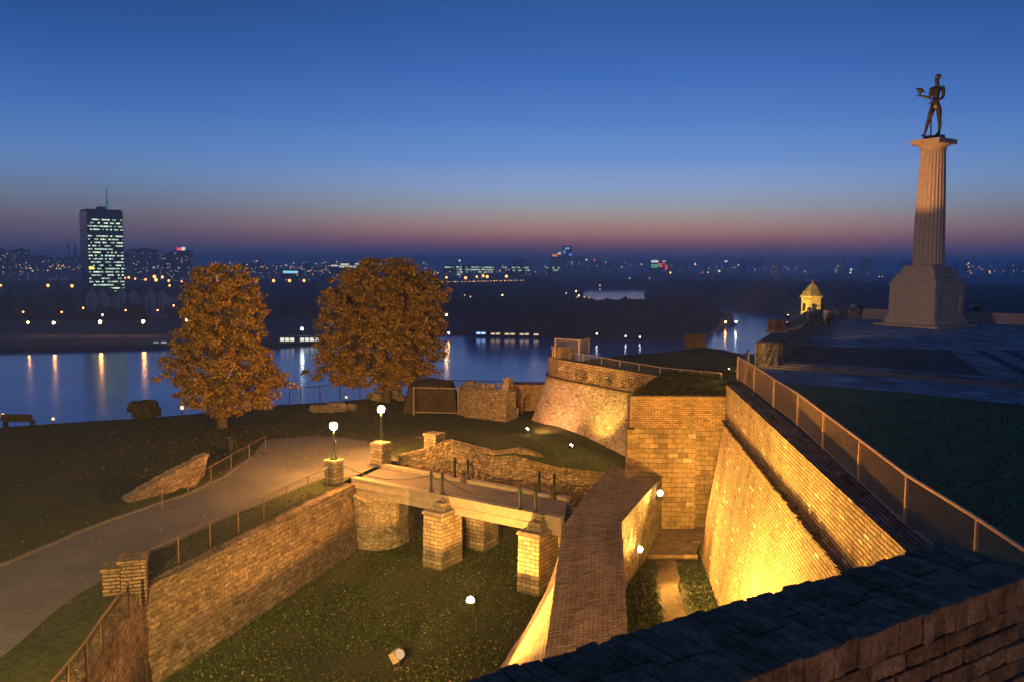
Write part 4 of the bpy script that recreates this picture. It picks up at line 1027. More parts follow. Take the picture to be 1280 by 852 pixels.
floodlight('assumed floodlight at the foot of the sentry turret', (24.6, 77.0, 8.6), (27.7, 80.3, 10.5), 2500 * K, .12, 100, (1.0, .60, .09), .4)  # lamp itself unseen, assumed because the turret is lit yellow
floodlight('small added lamp out of view, lighting the near face of the foreground parapet', (2.2, -2.4, 10.7), (1.5, 2.5, 11.0), 200, .08, 150, (1.0, .62, .33), .3, m_flood_small)  # added behind the camera, kept low so it warms only the near face
floodlight('assumed floodlight on the cliff below the right end of the long fence', (10.9, 43.2, 7.8), (13.5, 46.2, 8.6), 260 * K, .05, 90, GOLD, .25, m_flood_small)  # small unseen lamp, assumed as the source on the rough stone pier

# ================================================================== MONUMENT
t = thing('monument_column', 'tall fluted stone column on a stepped square pedestal on the plaza', 'monument', (36.0, 75.2, PLAZA))
mc = V3((36.0, 75.2, PLAZA)); ra = R(32) + math.atan2(36.0, 75.2) * -1
ra = R(-32 - 25.6)
U = 75.2 / F
mb = MB(); mb.box(mc + V3((0, 0, .12)), (6.0, 6.0, .2), ra); mb.box(mc + V3((0, 0, .42)), (4.8, 4.8, .36), ra); mb.box(mc + V3((0, 0, .75)), (4.5, 4.5, .3), ra); obj('plinth', mb, m_lime, t)
mb = MB(); mb.box(mc + V3((0, 0, 2.15)), (4.2, 4.2, 2.6), ra)
m3 = Matrix.Rotation(ra, 3, 'Z')
for k in range(4):
    mk = Matrix.Rotation(ra + k * math.pi / 2, 3, 'Z')
    for dx in (-1.88, 1.88): mb.box(mc + mk @ V3((dx * .96, -2.12, 2.05)), (.55, .09, 2.3), ra + k * math.pi / 2)
    mb.box(mc + mk @ V3((0, -2.12, 3.05)), (3.1, .07, .3), ra + k * math.pi / 2)
obj('pedestal', mb, m_lime, t)
mb = MB(); mb.box(mc + V3((0, 0, 3.62)), (4.34, 4.34, .42), ra)
for k, (w, z, h) in enumerate(((3.95, 4.0, .38), (3.55, 4.35, .36), (3.12, 4.7, .36), (2.75, 5.03, .34))): mb.box(mc + V3((0, 0, z)), (w, w, h), ra)
obj('stepped_top', mb, m_lime, t)
mb = MB(); prof = []
for i in range(15):
    f = i / 14; prof.append((1.30 + (.98 - 1.30) * f + .035 * math.sin(f * math.pi), 5.18 + (15.0 - 5.18) * f))
mb.lathe(prof, mc, 48, .065); obj('fluted_shaft', mb, m_lime, t)
mb = MB(); mb.lathe([(.97, 14.95), (1.02, 15.1), (1.0, 15.2), (1.15, 15.4), (1.33, 15.52), (1.36, 15.56)], mc, 32); mb.box(mc + V3((0, 0, 15.75)), (2.62, 2.62, .4), ra); obj('capital', mb, m_lime, t)

def skin(name, J, E_, mat, parent, root, sub=2, smooth=True):
    names = list(J); idx = {k: i for i, k in enumerate(names)}
    me = bpy.data.meshes.new(name); me.from_pydata([J[k][0] for k in names], [(idx[a], idx[b]) for a, b in E_], [])
    o = bpy.data.objects.new(name, me); COL.objects.link(o)
    md = o.modifiers.new('skin', 'SKIN'); md.use_smooth_shade = smooth; md.branch_smoothing = .4
    layer = me.skin_vertices[0] if me.skin_vertices else None
    if layer is None:
        bm = bmesh.new(); bm.from_mesh(me); bm.verts.layers.skin.verify(); bm.to_mesh(me); bm.free(); layer = me.skin_vertices[0]
    for k in names:
        r = J[k][1]; layer.data[idx[k]].radius = r if isinstance(r, tuple) else (r, r)
        layer.data[idx[k]].use_root = (k == root)
    s_ = o.modifiers.new('subdivision', 'SUBSURF'); s_.levels = sub; s_.render_levels = sub
    me.materials.append(mat)
    dg = bpy.context.evaluated_depsgraph_get(); ev = o.evaluated_get(dg)
    m2 = bpy.data.meshes.new_from_object(ev); o.modifiers.clear(); o.data = m2; m2.materials.clear(); m2.materials.append(mat)
    if parent is not None: o.parent = parent
    return o

st = thing('statue', 'dark bronze nude man holding a bird and a sword, on top of the column', 'statue', mc + V3((0, 0, 15.95)))
vd = math.atan2(36.0, 75.2)          # pose plane faces the camera
mb = MB(); mb.box((0, 0, .16), (1.75, 1.45, .34), 0, .92); b0 = mb
mb2 = MB(); mb2.v = [tuple(V3(st.location) + V3(v)) for v in mb.v]; mb2.f = mb.f; mb2.uv = mb.uv; obj('statue_base', mb2, m_bronze, st)
s_ = 1.0; z0 = .33
def SJ(x, z, y, r): return ((x, y, z0 + z), r)
J = {
 'pelvis': SJ(.02, 2.62, 0, (.36, .30)), 'belly': SJ(-.04, 2.98, -.02, (.32, .26)), 'rib': SJ(0, 3.42, -.02, (.40, .30)), 'chest': SJ(.04, 3.86, 0, (.45, .31)), 'collar': SJ(.06, 4.2, .02, (.30, .22)),
 'neck': SJ(.06, 4.42, .0, .16), 'skull0': SJ(.04, 4.66, .02, .19), 'skull': SJ(.06, 4.90, .02, (.235, .225)), 'crown': SJ(.09, 5.08, .01, .15), 'nose': SJ(-.17, 4.80, .05, .05), 'chin': SJ(-.11, 4.58, .04, .085),
 'shoL': SJ(-.40, 4.03, .16, .20), 'elbL': SJ(-.47, 3.25, .2, .135), 'foreL': SJ(-.80, 3.38, .22, .125), 'wriL': SJ(-1.12, 3.5, .24, .085), 'palmL': SJ(-1.3, 3.52, .24, (.10, .06)),
 'shoR': SJ(.50, 4.03, -.06, .20), 'armR': SJ(.56, 3.62, -.1, .165), 'elbR': SJ(.53, 3.18, -.12, .135), 'foreR': SJ(.25, 2.98, -.42, .12), 'wriR': SJ(-.16, 2.86, -.46, .085), 'palmR': SJ(-.30, 2.84, -.44, .09),
 'hipL': SJ(-.22, 2.42, .05, .27), 'thiL': SJ(-.34, 1.95, .08, .25), 'kneL': SJ(-.45, 1.44, .1, .165), 'calL': SJ(-.56, 1.05, .1, .165), 'ankL': SJ(-.74, .2, .1, .095), 'toeL': SJ(-1.0, .06, .14, .09),
 'hipR': SJ(.27, 2.42, -.06, .27), 'thiR': SJ(.32, 1.95, -.08, .25), 'kneR': SJ(.33, 1.42, -.1, .17), 'calR': SJ(.40, 1.02, -.1, .17), 'ankR': SJ(.36, .2, -.1, .10), 'toeR': SJ(.06, .06, -.12, .09), 'heelR': SJ(.45, .06, -.1, .08)}
Ed = [('pelvis', 'belly'), ('belly', 'rib'), ('rib', 'chest'), ('chest', 'collar'), ('collar', 'neck'), ('neck', 'skull0'), ('skull0', 'skull'), ('skull', 'crown'), ('skull', 'nose'), ('skull0', 'chin'),
      ('chest', 'shoL'), ('shoL', 'elbL'), ('elbL', 'foreL'), ('foreL', 'wriL'), ('wriL', 'palmL'), ('chest', 'shoR'), ('shoR', 'armR'), ('armR', 'elbR'), ('elbR', 'foreR'), ('foreR', 'wriR'), ('wriR', 'palmR'),
      ('pelvis', 'hipL'), ('hipL', 'thiL'), ('thiL', 'kneL'), ('kneL', 'calL'), ('calL', 'ankL'), ('ankL', 'toeL'), ('pelvis', 'hipR'), ('hipR', 'thiR'), ('thiR', 'kneR'), ('kneR', 'calR'), ('calR', 'ankR'), ('ankR', 'toeR'), ('ankR', 'heelR')]
for k, (dx, dy) in enumerate(((-.28, -.07), (-.30, -.02), (-.29, .03), (-.25, .07))):
    J['f%d' % k] = SJ(-1.3 + dx * .45, 3.53, .24 + dy * .8, .032); J['g%d' % k] = SJ(-1.3 + dx * .95, 3.56, .24 + dy, .027); Ed += [('palmL', 'f%d' % k), ('f%d' % k, 'g%d' % k)]
J['th'] = SJ(-1.3, 3.60, .14, .035); Ed.append(('palmL', 'th'))
body = skin('body', J, Ed, m_bronze, st, 'pelvis')
sm_ = lambda mb: mb
def local(name, mb, mat, parent, smooth=False):
    mb.v = [tuple(V3(v) + wpos(parent)) for v in mb.v]; return obj(name, mb, mat, parent, smooth)
mb = MB()
def curls(mb, c, r, n):
    for k in range(n):
        a = k * 2.4; z = 1 - (k + .5) / n * 1.15; rr = math.sqrt(max(0, 1 - z * z))
        mb.sphere((c[0] + r * rr * math.cos(a), c[1] + r * rr * math.sin(a), c[2] + r * z), .075, 6, 4)
curls(mb, (.11, .01, z0 + 4.95), .19, 26); local('hair', mb, m_bronze, st, True)
mb = MB(); mb.sphere((-1.26, .24, z0 + 3.9), .20, 10, 8, 1.1); mb.tube([(-1.3, .24, z0 + 3.98), (-1.42, .26, z0 + 4.1), (-1.50, .27, z0 + 4.14), (-1.62, .28, z0 + 4.1)], [.12, .09, .085, .02], 8)
mb.tube([(-1.18, .24, z0 + 3.92), (-1.02, .2, z0 + 3.86), (-.88, .18, z0 + 3.78)], [.12, .1, .05], 6)
mb.box((-1.2, .40, z0 + 3.98), (.34, .06, .26), rot=Matrix.Rotation(.5, 3, 'Y')); mb.box((-1.2, .08, z0 + 3.98), (.34, .06, .26), rot=Matrix.Rotation(.5, 3, 'Y'))
mb.tube([(-1.27, .22, z0 + 3.72), (-1.29, .22, z0 + 3.56)], .03, 5); mb.tube([(-1.22, .28, z0 + 3.72), (-1.24, .28, z0 + 3.56)], .03, 5)
local('bird', mb, m_bronze, st, True)
mb = MB(); mb.box((-.30, -.44, z0 + 1.38), (.13, .045, 2.7), 0, 1.0, Matrix.Rotation(R(-2.0), 3, 'Y')); mb.box((-.33, -.44, z0 + 2.72), (.52, .08, .07)); mb.tube([(-.33, -.44, z0 + 2.7), (-.36, -.44, z0 + 3.08)], .05, 6); mb.sphere((-.365, -.44, z0 + 3.12), .075, 8, 5)
local('sword', mb, m_bronze, st)
st.rotation_euler = (0, 0, -vd)

# ================================================================== SENTRY TURRET, PARAPETS AND PIER
m_gold_stone = brick_mat('turret stone', (0.42, 0.35, 0.22), (0.33, 0.27, 0.17), (0.18, 0.14, 0.09), .4, .2, .012, .03, .02, .3)
tb = W(1016, 401, PLAZA); tb = V3((27.9, 80.4, PLAZA))
t = thing('sentry_turret', 'small floodlit stone sentry turret with a pyramid roof at the plaza edge', 'turret', tb)
mb = MB(); mb.lathe([(1.0, -1.5), (1.0, 2.25)], tb, 6)
obj('wall', mb, m_gold_stone, t)
mb = MB(); mb.lathe([(1.16, 2.25), (1.18, 2.38), (.6, 3.05), (.03, 3.75)], tb, 6); obj('roof', mb, m_gold_stone, t)
mb = MB(); mb.sphere(tb + V3((0, 0, 3.76)), .09, 8, 6); obj('finial', mb, m_gold_stone, t)
for an in (-100, -160):
    mb = MB(); mb.box(tb + V3((.9 * math.cos(R(an)), .9 * math.sin(R(an)), 1.35)), (.12, .32, .7), R(an)); obj('window', mb, m_black, t)
t = thing('plaza_parapet', 'thick dark stone parapet from the rough pier to the sentry turret', 'parapet', (13, 46, TOP))
P = lerp_line((13.25, 45.9, 0), (27.2, 79.6, 0), 16); sdv = V3((.92, -.38, 0))
fb = [V3((p.x, p.y, TOP - 1.5)) for p in P]; ft = [V3((p.x, p.y, 8.9 - .1 * i / 15)) for i, p in enumerate(P)]
solid('masonry', m_rubble, t, [fb, ft, [p + sdv * 1.15 for p in ft], [p + sdv * 1.15 for p in fb]], 3, 5, .03)
mb = MB()
for p, q in zip(ft, ft[1:]):
    d = q - p; c = (p + q) / 2 + sdv * .575; mb.box((c.x, c.y, c.z + .05), (d.length * .985, 1.28, .12), math.atan2(d.y, d.x))
obj('cap_slabs', mb, m_setts, t)
t = thing('brick_block', 'low brick block standing on the dark plaza parapet', 'block', (18.4, 56.8, 8.9))
bx_ = W(966, 416, 8.95); mb = MB(); mb.box((bx_.x + .2, bx_.y, 9.35), (.8, .7, .8), .4, .93); obj('masonry', mb, m_red_brick, t)
mb = MB(); mb.box((bx_.x + .2, bx_.y, 9.02), (1.0, .85, .16), .4); obj('footing', mb, m_concrete, t)
t = thing('stone_pier', 'rough lit stone pier ending the dark parapet beside the fence corner', 'pier', (13.4, 45.4, TOP))
mb = MB(); mb.sheet([[(12.75, 45.2, TOP - .5), (13.35, 44.95, TOP - .5), (13.95, 45.0, TOP - .5)], [(12.8, 45.25, 8.95), (13.35, 45.0, 8.98), (13.95, 45.05, 8.95)],
                     [(13.1, 46.2, 8.95), (13.8, 45.9, 8.97), (14.3, 45.7, 8.92)], [(13.1, 46.2, TOP - .5), (13.8, 45.9, TOP - .5), (14.3, 45.7, TOP - .5)]], 5, 7, .06, .02, True)
obj('masonry', mb, m_rubble_pale, t)
t = thing('viewpoint_parapet', 'low pale stone parapet along the far edge of the plaza behind the column', 'parapet', (45, 77, PLAZA))
P = [V3((29.0, 84.5, 0)), V3((31.0, 87.9, 0)), V3((46, 77.5, 0)), V3((62, 70, 0)), V3((80, 62, 0))]
fb = [V3((p.x, p.y, PLAZA - .6)) for p in P]; ft = [V3((p.x, p.y, 8.78)) for p in P]; bk = [V3((p.x + .2, p.y + .42, 8.78)) for p in P]
solid('masonry', m_lime, t, [fb, ft, bk, off(bk, (0, .05), PLAZA - .6)], 10, 3, .012)
mb = MB()
for p, q in zip(ft, ft[1:]):
    n_ = max(1, int((q - p).length / 1.8))
    for k in range(n_):
        c = p.lerp(q, (k + .5) / n_) + V3((.1, .2, .06)); mb.box(c, ((q - p).length / n_ - .015, .55, .12), math.atan2(q.y - p.y, q.x - p.x))
obj('cap_slabs', mb, m_lime, t)
mb = MB(); mb.box((30.9, 87.6, 8.6), (.5, .5, 1.5), -.5); obj('end_post', mb, m_lime, t)
t = thing('brick_stub', 'low square brick stub standing alone on the crest of the bastion lawn', 'block', (12.2, 56.3, 7.6))
p = W(868, 431, 7.85); mb = MB(); mb.box((p.x, p.y, 8.05), (1.15, .95, .85), .2, .96); obj('masonry', mb, m_red_brick, t)
mb = MB(); mb.box((p.x, p.y, 8.52), (1.3, 1.1, .1), .2); obj('cap', mb, m_red_brick, t)

# ================================================================== PEOPLE ON THE PLAZA
m_skin = plain_mat('skin', (0.45, 0.28, 0.2), .6, 0, .1)
CLOTH = {k: plain_mat(k + ' cloth', v, .9, 0, .2) for k, v in dict(white=(.62, .6, .6), dark=(.03, .03, .035), blue=(.07, .09, .16), grey=(.2, .2, .21), red=(.22, .05, .04), beige=(.4, .32, .24), denim=(.05, .07, .12), brown=(.1, .06, .04)).items()}
def person(label, loc, face, top, bottom, hair='dark', h=1.75, sit=False, arm='down', group=None):
    o = thing('person', label, 'person', loc, group); k = h / 1.75
    def P_(x, y, z, r): return ((x * k, y * k, z * k), (r[0] * k, r[1] * k) if isinstance(r, tuple) else r * k)
    dz = -.40 if sit else 0.0
    J = {'pel': P_(0, 0, .93 + dz, (.15, .11)), 'bel': P_(0, .01, 1.08 + dz, (.135, .1)), 'che': P_(0, 0, 1.30 + dz, (.165, .115)), 'col': P_(0, 0, 1.43 + dz, (.1, .075)), 'nec': P_(0, .01, 1.5 + dz, .055), 'hea': P_(0, .03, 1.60 + dz, (.075, .09)), 'cro': P_(0, .01, 1.69 + dz, (.07, .08)), 'nos': P_(0, .125, 1.6 + dz, .018)}
    E1 = [('pel', 'bel'), ('bel', 'che'), ('che', 'col'), ('col', 'nec'), ('nec', 'hea'), ('hea', 'cro'), ('hea', 'nos')]
    arms = {}; legs = {}
    for s in (-1, 1):
        n = 'LR'[s > 0]
        if arm == 'down' or (arm == 'up' and s < 0): a = [(s * .2, 0, 1.38), (s * .245, -.02, 1.1), (s * .25, .06, .86), (s * .24, .09, .78)]
        elif arm == 'rest': a = [(s * .2, 0, 1.38), (s * .26, .08, 1.12), (s * .14, .3, 1.05), (s * .06, .33, 1.05)]
        else: a = [(s * .2, 0, 1.38), (s * .26, .12, 1.14), (s * .12, .24, 1.4), (s * .06, .2, 1.52)]
        for i, (q, r) in enumerate(zip(a, (.062, .048, .036, .042))): arms[n + 'a%d' % i] = P_(q[0], q[1], q[2] + dz, r)
        if sit: l = [(s * .09, .02, .92 - .4), (s * .12, .42, .53), (s * .13, .44, .1), (s * .13, .58, .04)]
        else: l = [(s * .09, 0, .9), (s * .11, .03, .5), (s * .13, -.02, .1), (s * .14, .14, .04)]
        for i, (q, r) in enumerate(zip(l, (.095, .065, .045, .042))): legs[n + 'l%d' % i] = P_(*q, r)
    ae = [('che', n + 'a0') for n in 'LR'] + [(n + 'a%d' % i, n + 'a%d' % (i + 1)) for n in 'LR' for i in range(3)]
    le = [('pel', n + 'l0') for n in 'LR'] + [(n + 'l%d' % i, n + 'l%d' % (i + 1)) for n in 'LR' for i in range(3)]
    skin('body', {**J, **arms, **legs}, E1 + ae + le, m_skin, o, 'pel', 1)
    fat = lambda D, c: {q: (v[0], tuple(x + c for x in v[1]) if isinstance(v[1], tuple) else v[1] + c) for q, v in D.items()}
    tj = {q: J[q] for q in ('pel', 'bel', 'che', 'col')}; tj.update({q: v for q, v in arms.items() if q[-1] in '012'})
    skin('jacket', fat(tj, .016 * k), [('pel', 'bel'), ('bel', 'che'), ('che', 'col')] + [e for e in ae if e[1][-1] in '012'], CLOTH[top], o, 'pel', 1)
    lj = {'pel': J['pel']}; lj.update({q: v for q, v in legs.items() if q[-1] in '012'})
    skin('trousers', fat(lj, .013 * k), [e for e in le if e[1][-1] in '012'], CLOTH[bottom], o, 'pel', 1)
    mb = MB(); mb.sphere(V3(loc) + V3((0, -.015 * k, (1.66 + dz) * k)), .105 * k, 10, 7); obj('hair', mb, CLOTH[hair], o, True)
    o.rotation_euler = (0, 0, face)
    return o
def at(x, y, z=PLAZA): p = W(x, y, z); return V3((p.x, p.y, z))
gp = 'people on the plaza'
person('person in white top leaning at the far parapet, left of the column', at(1066, 398), 0, 'white', 'dark', arm='rest', group=gp)
person('person in dark clothes beside the white-topped person at the far parapet', at(1077, 398.5), .2, 'dark', 'dark', arm='rest', h=1.7, group=gp)
person('person in grey right of the column, left one of a pair', at(1212, 402), -2.6, 'grey', 'denim', h=1.78, arm='up', group=gp)
person('person in dark jacket right of the column, right one of a pair', at(1220, 402.5), 2.5, 'brown', 'dark', h=1.8, group=gp)
A_, B_p = V3((13.25, 45.9, 0)), V3((27.2, 79.6, 0)); fw_ = R(-112)
def on_par(f, d, z): p = A_.lerp(B_p, f) + sdv * d; return V3((p.x, p.y, z))
person('person in dark blue sitting on the parapet, nearest to the brick block', on_par(.60, 1.0, 8.48), fw_, 'blue', 'dark', sit=True, group=gp)
person('person in a red brown jacket sitting on the parapet, second from the block', on_par(.66, 1.0, 8.46), fw_ + .3, 'red', 'denim', sit=True, group=gp)
person('person in beige sitting on the parapet close to the turret, arm raised', on_par(.80, .95, 8.45), fw_ - .4, 'beige', 'denim', sit=True, arm='up', group=gp)
person('person in grey standing by the parapet, nearest of the standing group', on_par(.68, 2.1, PLAZA), 1.2, 'grey', 'dark', hair='brown', group=gp)
person('person in a white shirt standing in front of the turret', on_par(.83, 1.9, PLAZA), 2.0, 'white', 'grey', group=gp)
person('person in a pale top standing right beside the white shirt', on_par(.86, 2.6, PLAZA), 2.7, 'beige', 'denim', arm='up', group=gp)
person('person in a brown jacket among the standing group before the turret', on_par(.77, 2.3, PLAZA), .6, 'brown', 'dark', arm='up', h=1.68, group=gp)
person('person in a dark coat standing at the right corner of the turret', at(1027, 402), 2.0, 'dark', 'dark', h=1.82, group=gp)

# ================================================================== TREES
m_leaf, lt, lb = newmat('autumn leaves')
g = nd(lt, 'ShaderNodeNewGeometry')
col = ramp(lt, g.outputs['Random Per Island'], [(0, (.11, .05, .012)), (.3, (.25, .125, .028)), (.6, (.44, .25, .05)), (.82, (.48, .32, .09)), (1, (.20, .18, .05))])
lt.links.new(col, lb.inputs['Base Color']); lb.inputs['Roughness'].default_value = .7
tr = nd(lt, 'ShaderNodeBsdfTranslucent', Color=col); mxs = nd(lt, 'ShaderNodeMixShader', i0=.3)
lt.links.new(lb.outputs[0], mxs.inputs[1]); lt.links.new(tr.outputs[0], mxs.inputs[2]); lt.links.new(mxs.outputs[0], lt.nodes['Material Output'].inputs[0])
def leaves(name, P, size, parent, mat, up_bias=.3, seed=3):
    r = np.random.default_rng(seed); n = len(P)
    nrm = r.normal(size=(n, 3)); nrm[:, 2] = np.abs(nrm[:, 2]) * (1 + up_bias); nrm /= np.linalg.norm(nrm, axis=1)[:, None]
    a = r.normal(size=(n, 3)); a -= (a * nrm).sum(1)[:, None] * nrm; a /= np.linalg.norm(a, axis=1)[:, None]; b_ = np.cross(nrm, a)
    s = size * r.uniform(.5, 1.25, (n, 1)); w = r.uniform(.45, .75, (n, 1))
    droop = nrm * s * r.uniform(-.35, .35, (n, 1))
    V = np.stack([P - a * s, P + b_ * s * w + droop, P + a * s, P - b_ * s * w + droop], 1).reshape(-1, 3)
    Fq = np.arange(n * 4).reshape(n, 4); o = big(name, V - np.array(wpos(parent)), Fq, mat); o.parent = parent; return o
def tree(label, base, prof, ntip, nleaf, leaf, seed, lean=0.0, gap=.55):
    """prof: (height, left extent, right extent) in metres"""
    r = random.Random(seed); rn = np.random.default_rng(seed)
    o = thing('autumn_tree', label, 'tree', base, 'autumn trees on the lawn')
    hs = [p[0] for p in prof]; hmax, hmin = hs[-1], hs[0]
    def ext(z):
        return np.interp(z, hs, [p[1] for p in prof]), np.interp(z, hs, [p[2] for p in prof])
    tips = []; wmax = max(p[1] + p[2] for p in prof)
    while len(tips) < ntip:
        z = r.uniform(hmin, hmax); l, ri = ext(z)
        if r.random() > ((l + ri) / wmax) ** 1.2: continue
        c = 0; c = (ri - l) / 2; w = (ri + l) / 2
        a = r.uniform(0, 2 * math.pi); k = r.uniform(.02, 1.0) ** .38 * r.uniform(.88, 1.02) * (1.14 if r.random() < .16 else 1)
        dp = max(w, .5)
        tips.append(V3((c + w * k * math.cos(a), dp * k * math.sin(a) * .9, z)))
    mb = MB(); H = hmax * .62; tr_ = [V3((.04 * math.sin(z * 1.3) * z * .4 + lean * z, 0, z)) for z in np.linspace(-.2, hmax * .82, 10)]
    mb.tube([V3(base) + p for p in tr_], [max(.03, .30 * (1 - i / 10.5) ** .9 + (.1 if i == 0 else 0)) for i in range(10)], 9)
    obj('trunk', mb, m_bark, o, True)
    limbs = []
    for k in range(26):
        z = r.uniform(hmin * .9 + .2, hmax * .75); tgt = min(tips, key=lambda p: abs(p.z - z - 1.0) + r.random() * 3 + (0 if (p.xy.length > .8) else 2))
        s0 = V3((lean * z, 0, z)); mid = s0.lerp(tgt, .5) + V3((0, 0, .35 + r.random() * .3)); rad = .10 * (1 - z / hmax) + .035
        limbs.append([s0, mid, tgt]); mb = MB(); mb.tube([V3(base) + p for p in (s0, s0.lerp(mid, .5) + V3((0, 0, .1)), mid, mid.lerp(tgt, .5), tgt)], [rad, rad * .8, rad * .6, rad * .4, rad * .15], 6)
        obj('limb', mb, m_bark, o, True)
    mb = MB()
    for p in tips:
        q = min((l for l in limbs), key=lambda l: (l[1] - p).length); s0 = q[1].lerp(q[2], r.uniform(.1, .8))
        mid = s0.lerp(p, .5) + V3((0, 0, .15)); mb.tube([V3(base) + s0, V3(base) + mid, V3(base) + p], [.028, .018, .006], 4, False)
    tw = obj('twigs', mb, m_bark, o)
    T = np.array([p[:] for p in tips]); ids = rn.integers(0, ntip, nleaf)
    sz = rn.uniform(.45, 1.25, ntip)[ids][:, None]
    u = rn.normal(size=(nleaf, 3)); u /= np.linalg.norm(u, axis=1)[:, None]
    P = T[ids] + u * (rn.random((nleaf, 1)) ** .55) * np.array([gap, gap, gap * .62]) * sz
    leaves('crown', P + np.array(base), leaf, o, m_leaf, .4, seed)
    return o
b1 = on_lawn(W(278, 534, G).x, W(278, 534, G).y); S1 = b1.y / F
pr1 = [(516, 8, 14), (507, 36, 60), (490, 62, 84), (468, 76, 88), (450, 68, 72), (430, 60, 60), (405, 58, 54), (380, 48, 56), (360, 42, 48), (340, 34, 40), (331, 22, 28)]
tree('left autumn tree, narrower crown with a ragged top, dark river behind it', b1, [((534 - y) * S1, l * S1, r_ * S1) for y, l, r_ in pr1], 700, 62000, .085, 21, gap=.5)
b2 = on_lawn(W(483, 502, G).x, W(483, 502, G).y); S2 = b2.y / F
pr2 = [(482, 40, 18), (473, 82, 50), (460, 97, 72), (440, 84, 76), (410, 86, 76), (385, 82, 72), (362, 74, 76), (345, 62, 64), (332, 44, 48), (324, 28, 30)]
tree('right autumn tree, the broad dense rounded one behind the farther street lamp', b2, [((502 - y) * S2, l * S2, r_ * S2) for y, l, r_ in pr2], 1000, 95000, .10, 35, gap=.55)

# ---- ground cover: short grass and fallen leaves
m_blade, lt, lb = newmat('grass blades'); g = nd(lt, 'ShaderNodeNewGeometry')
lt.links.new(ramp(lt, g.outputs['Random Per Island'], [(0, (.014, .026, .006)), (.55, (.03, .048, .012)), (.92, (.06, .075, .025)), (1, (.20, .18, .10))]), lb.inputs['Base Color'])
def grass(name, P, s, mat, seed=5, tall=1.0):
    r = np.random.default_rng(seed); n = len(P); a = r.uniform(0, 6.28, n); w = s * r.uniform(.3, .6, n); h = s * r.uniform(.5, 1.2, n) * tall
    d = np.stack([np.cos(a), np.sin(a), np.zeros(n)], 1); l = r.normal(size=(n, 3)) * .5 * s; l[:, 2] = 0
    V = np.stack([P - d * w[:, None], P + d * w[:, None], P + d * w[:, None] * .6 + l + np.array([0, 0, 1]) * h[:, None], P - d * w[:, None] * .6 + l + np.array([0, 0, 1]) * h[:, None]], 1).reshape(-1, 3)
    return tag(big(name, V, np.arange(n * 4).reshape(n, 4), mat), kind='stuff')
n = 90000; X = rng.uniform(-11, 1.5, n); Yy = rng.uniform(20, 44, n)
keep = (X > np.interp(Yy, [20, 25.3, 38.2, 44], [-9.9, -10.9, -7.0, -4.6])) & (X < np.interp(Yy, [20, 28.3, 34.3, 44], [-2.0, -.05, 1.9, 3.8]))
P = np.stack([X, Yy, np.zeros(n)], 1)[keep]; dens = np.array([mnoise.noise(V3((p[0] * .5, p[1] * .5, 0))) for p in P]); P = P[dens > rng.uniform(-.8, .25, len(P))]
grass('moat_grass', P, .06, m_blade)
n = 12000; X = rng.uniform(4, 9, n); Yy = rng.uniform(20, 36.6, n)
tx = np.interp(Yy, [20, 29, 36.5], [5.5, 5.95, 6.7]); keep = (X > np.interp(Yy, [20, 33.1, 37], [3.1, 4.5, 5.4])) & (X < np.interp(Yy, [20, 36], [6.8, 8.4])) & (np.abs(X - tx) > .5 + .2 * rng.random(n))
grass('compartment_grass', np.stack([X, Yy, np.zeros(n)], 1)[keep], .1, m_blade, 6)
# lawn tufts on the upper lawn
pp = []
path_poly = [(p.x, p.y) for p in lo] + [(p.x, p.y) for p in up][::-1]
while len(pp) < 16000:
    y = rng.uniform(20, 68); x = rng.uniform(-38, -1)
    if x > np.interp(y, [20.4, 26, 39.8, 44.6, 68], [-11, -12, -7.9, -6.5, -3]): continue
    if inside((x, y), path_poly): continue
    h = lawn_bvh.ray_cast(V3((x, y, 60)), V3((0, 0, -1)))
    if h[0] is None or h[0].z < 2.2: continue
    if mnoise.noise(V3((x * .3, y * .3, 5))) < rng.uniform(-.7, .3): continue
    pp.append((x, y, h[0].z))
m_blade2, lt, lb = newmat('dry grass'); g = nd(lt, 'ShaderNodeNewGeometry')
lt.links.new(ramp(lt, g.outputs['Random Per Island'], [(0, (.014, .016, .006)), (.7, (.03, .03, .012)), (1, (.08, .055, .025))]), lb.inputs['Base Color'])
grass('lawn_grass', np.array(pp), .055, m_blade2, 8)
pp = []
for k in range(9000):
    x = rng.uniform(9.5, 30); y = rng.uniform(12, 34); pp.append((x, y, TOP))
grass('terrace_grass', np.array(pp), .05, m_blade, 9)
pp = []
for k in range(4000):
    u_, v_ = rng.random(), rng.random(); p = (V3(H0[0]).lerp(V3(H0[3]), u_)).lerp(V3(H2[0]).lerp(V3(H2[3]), u_), v_); pp.append(tuple(p))
grass('bank_grass', np.array(pp), .12, m_blade2, 10, 1.3)

# fallen leaves on the path and lawn, ivy and weeds on the walls
def flat_leaves(name, P, s, mat, seed):
    r = np.random.default_rng(seed); n = len(P); a = r.uniform(0, 6.28, n); d = np.stack([np.cos(a), np.sin(a), r.uniform(-.3, .3, n)], 1) * s; e = np.stack([-np.sin(a), np.cos(a), r.uniform(-.3, .3, n)], 1) * s * .6
    V = np.stack([P - d, P + e, P + d, P - e], 1).reshape(-1, 3); return tag(big(name, V, np.arange(n * 4).reshape(n, 4), mat), kind='stuff')
pp = []
while len(pp) < 1100:
    if len(pp) < 900: x = rng.normal(b1.x + 1, 4.5); y = rng.normal(b1.y - 3, 5)
    else: x = rng.uniform(-24, -6); y = rng.uniform(24, 52)
    h = lawn_bvh.ray_cast(V3((x, y, 60)), V3((0, 0, -1)))
    if h[0] is None or h[0].z < 2.2 or x > np.interp(y, [20.4, 26, 39.8, 44.6, 68], [-11, -12, -7.9, -6.5, -3]): continue
    pp.append((x, y, h[0].z + .06))
flat_leaves('fallen_leaves', np.array(pp), .06, m_leaf, 4)
pp = []
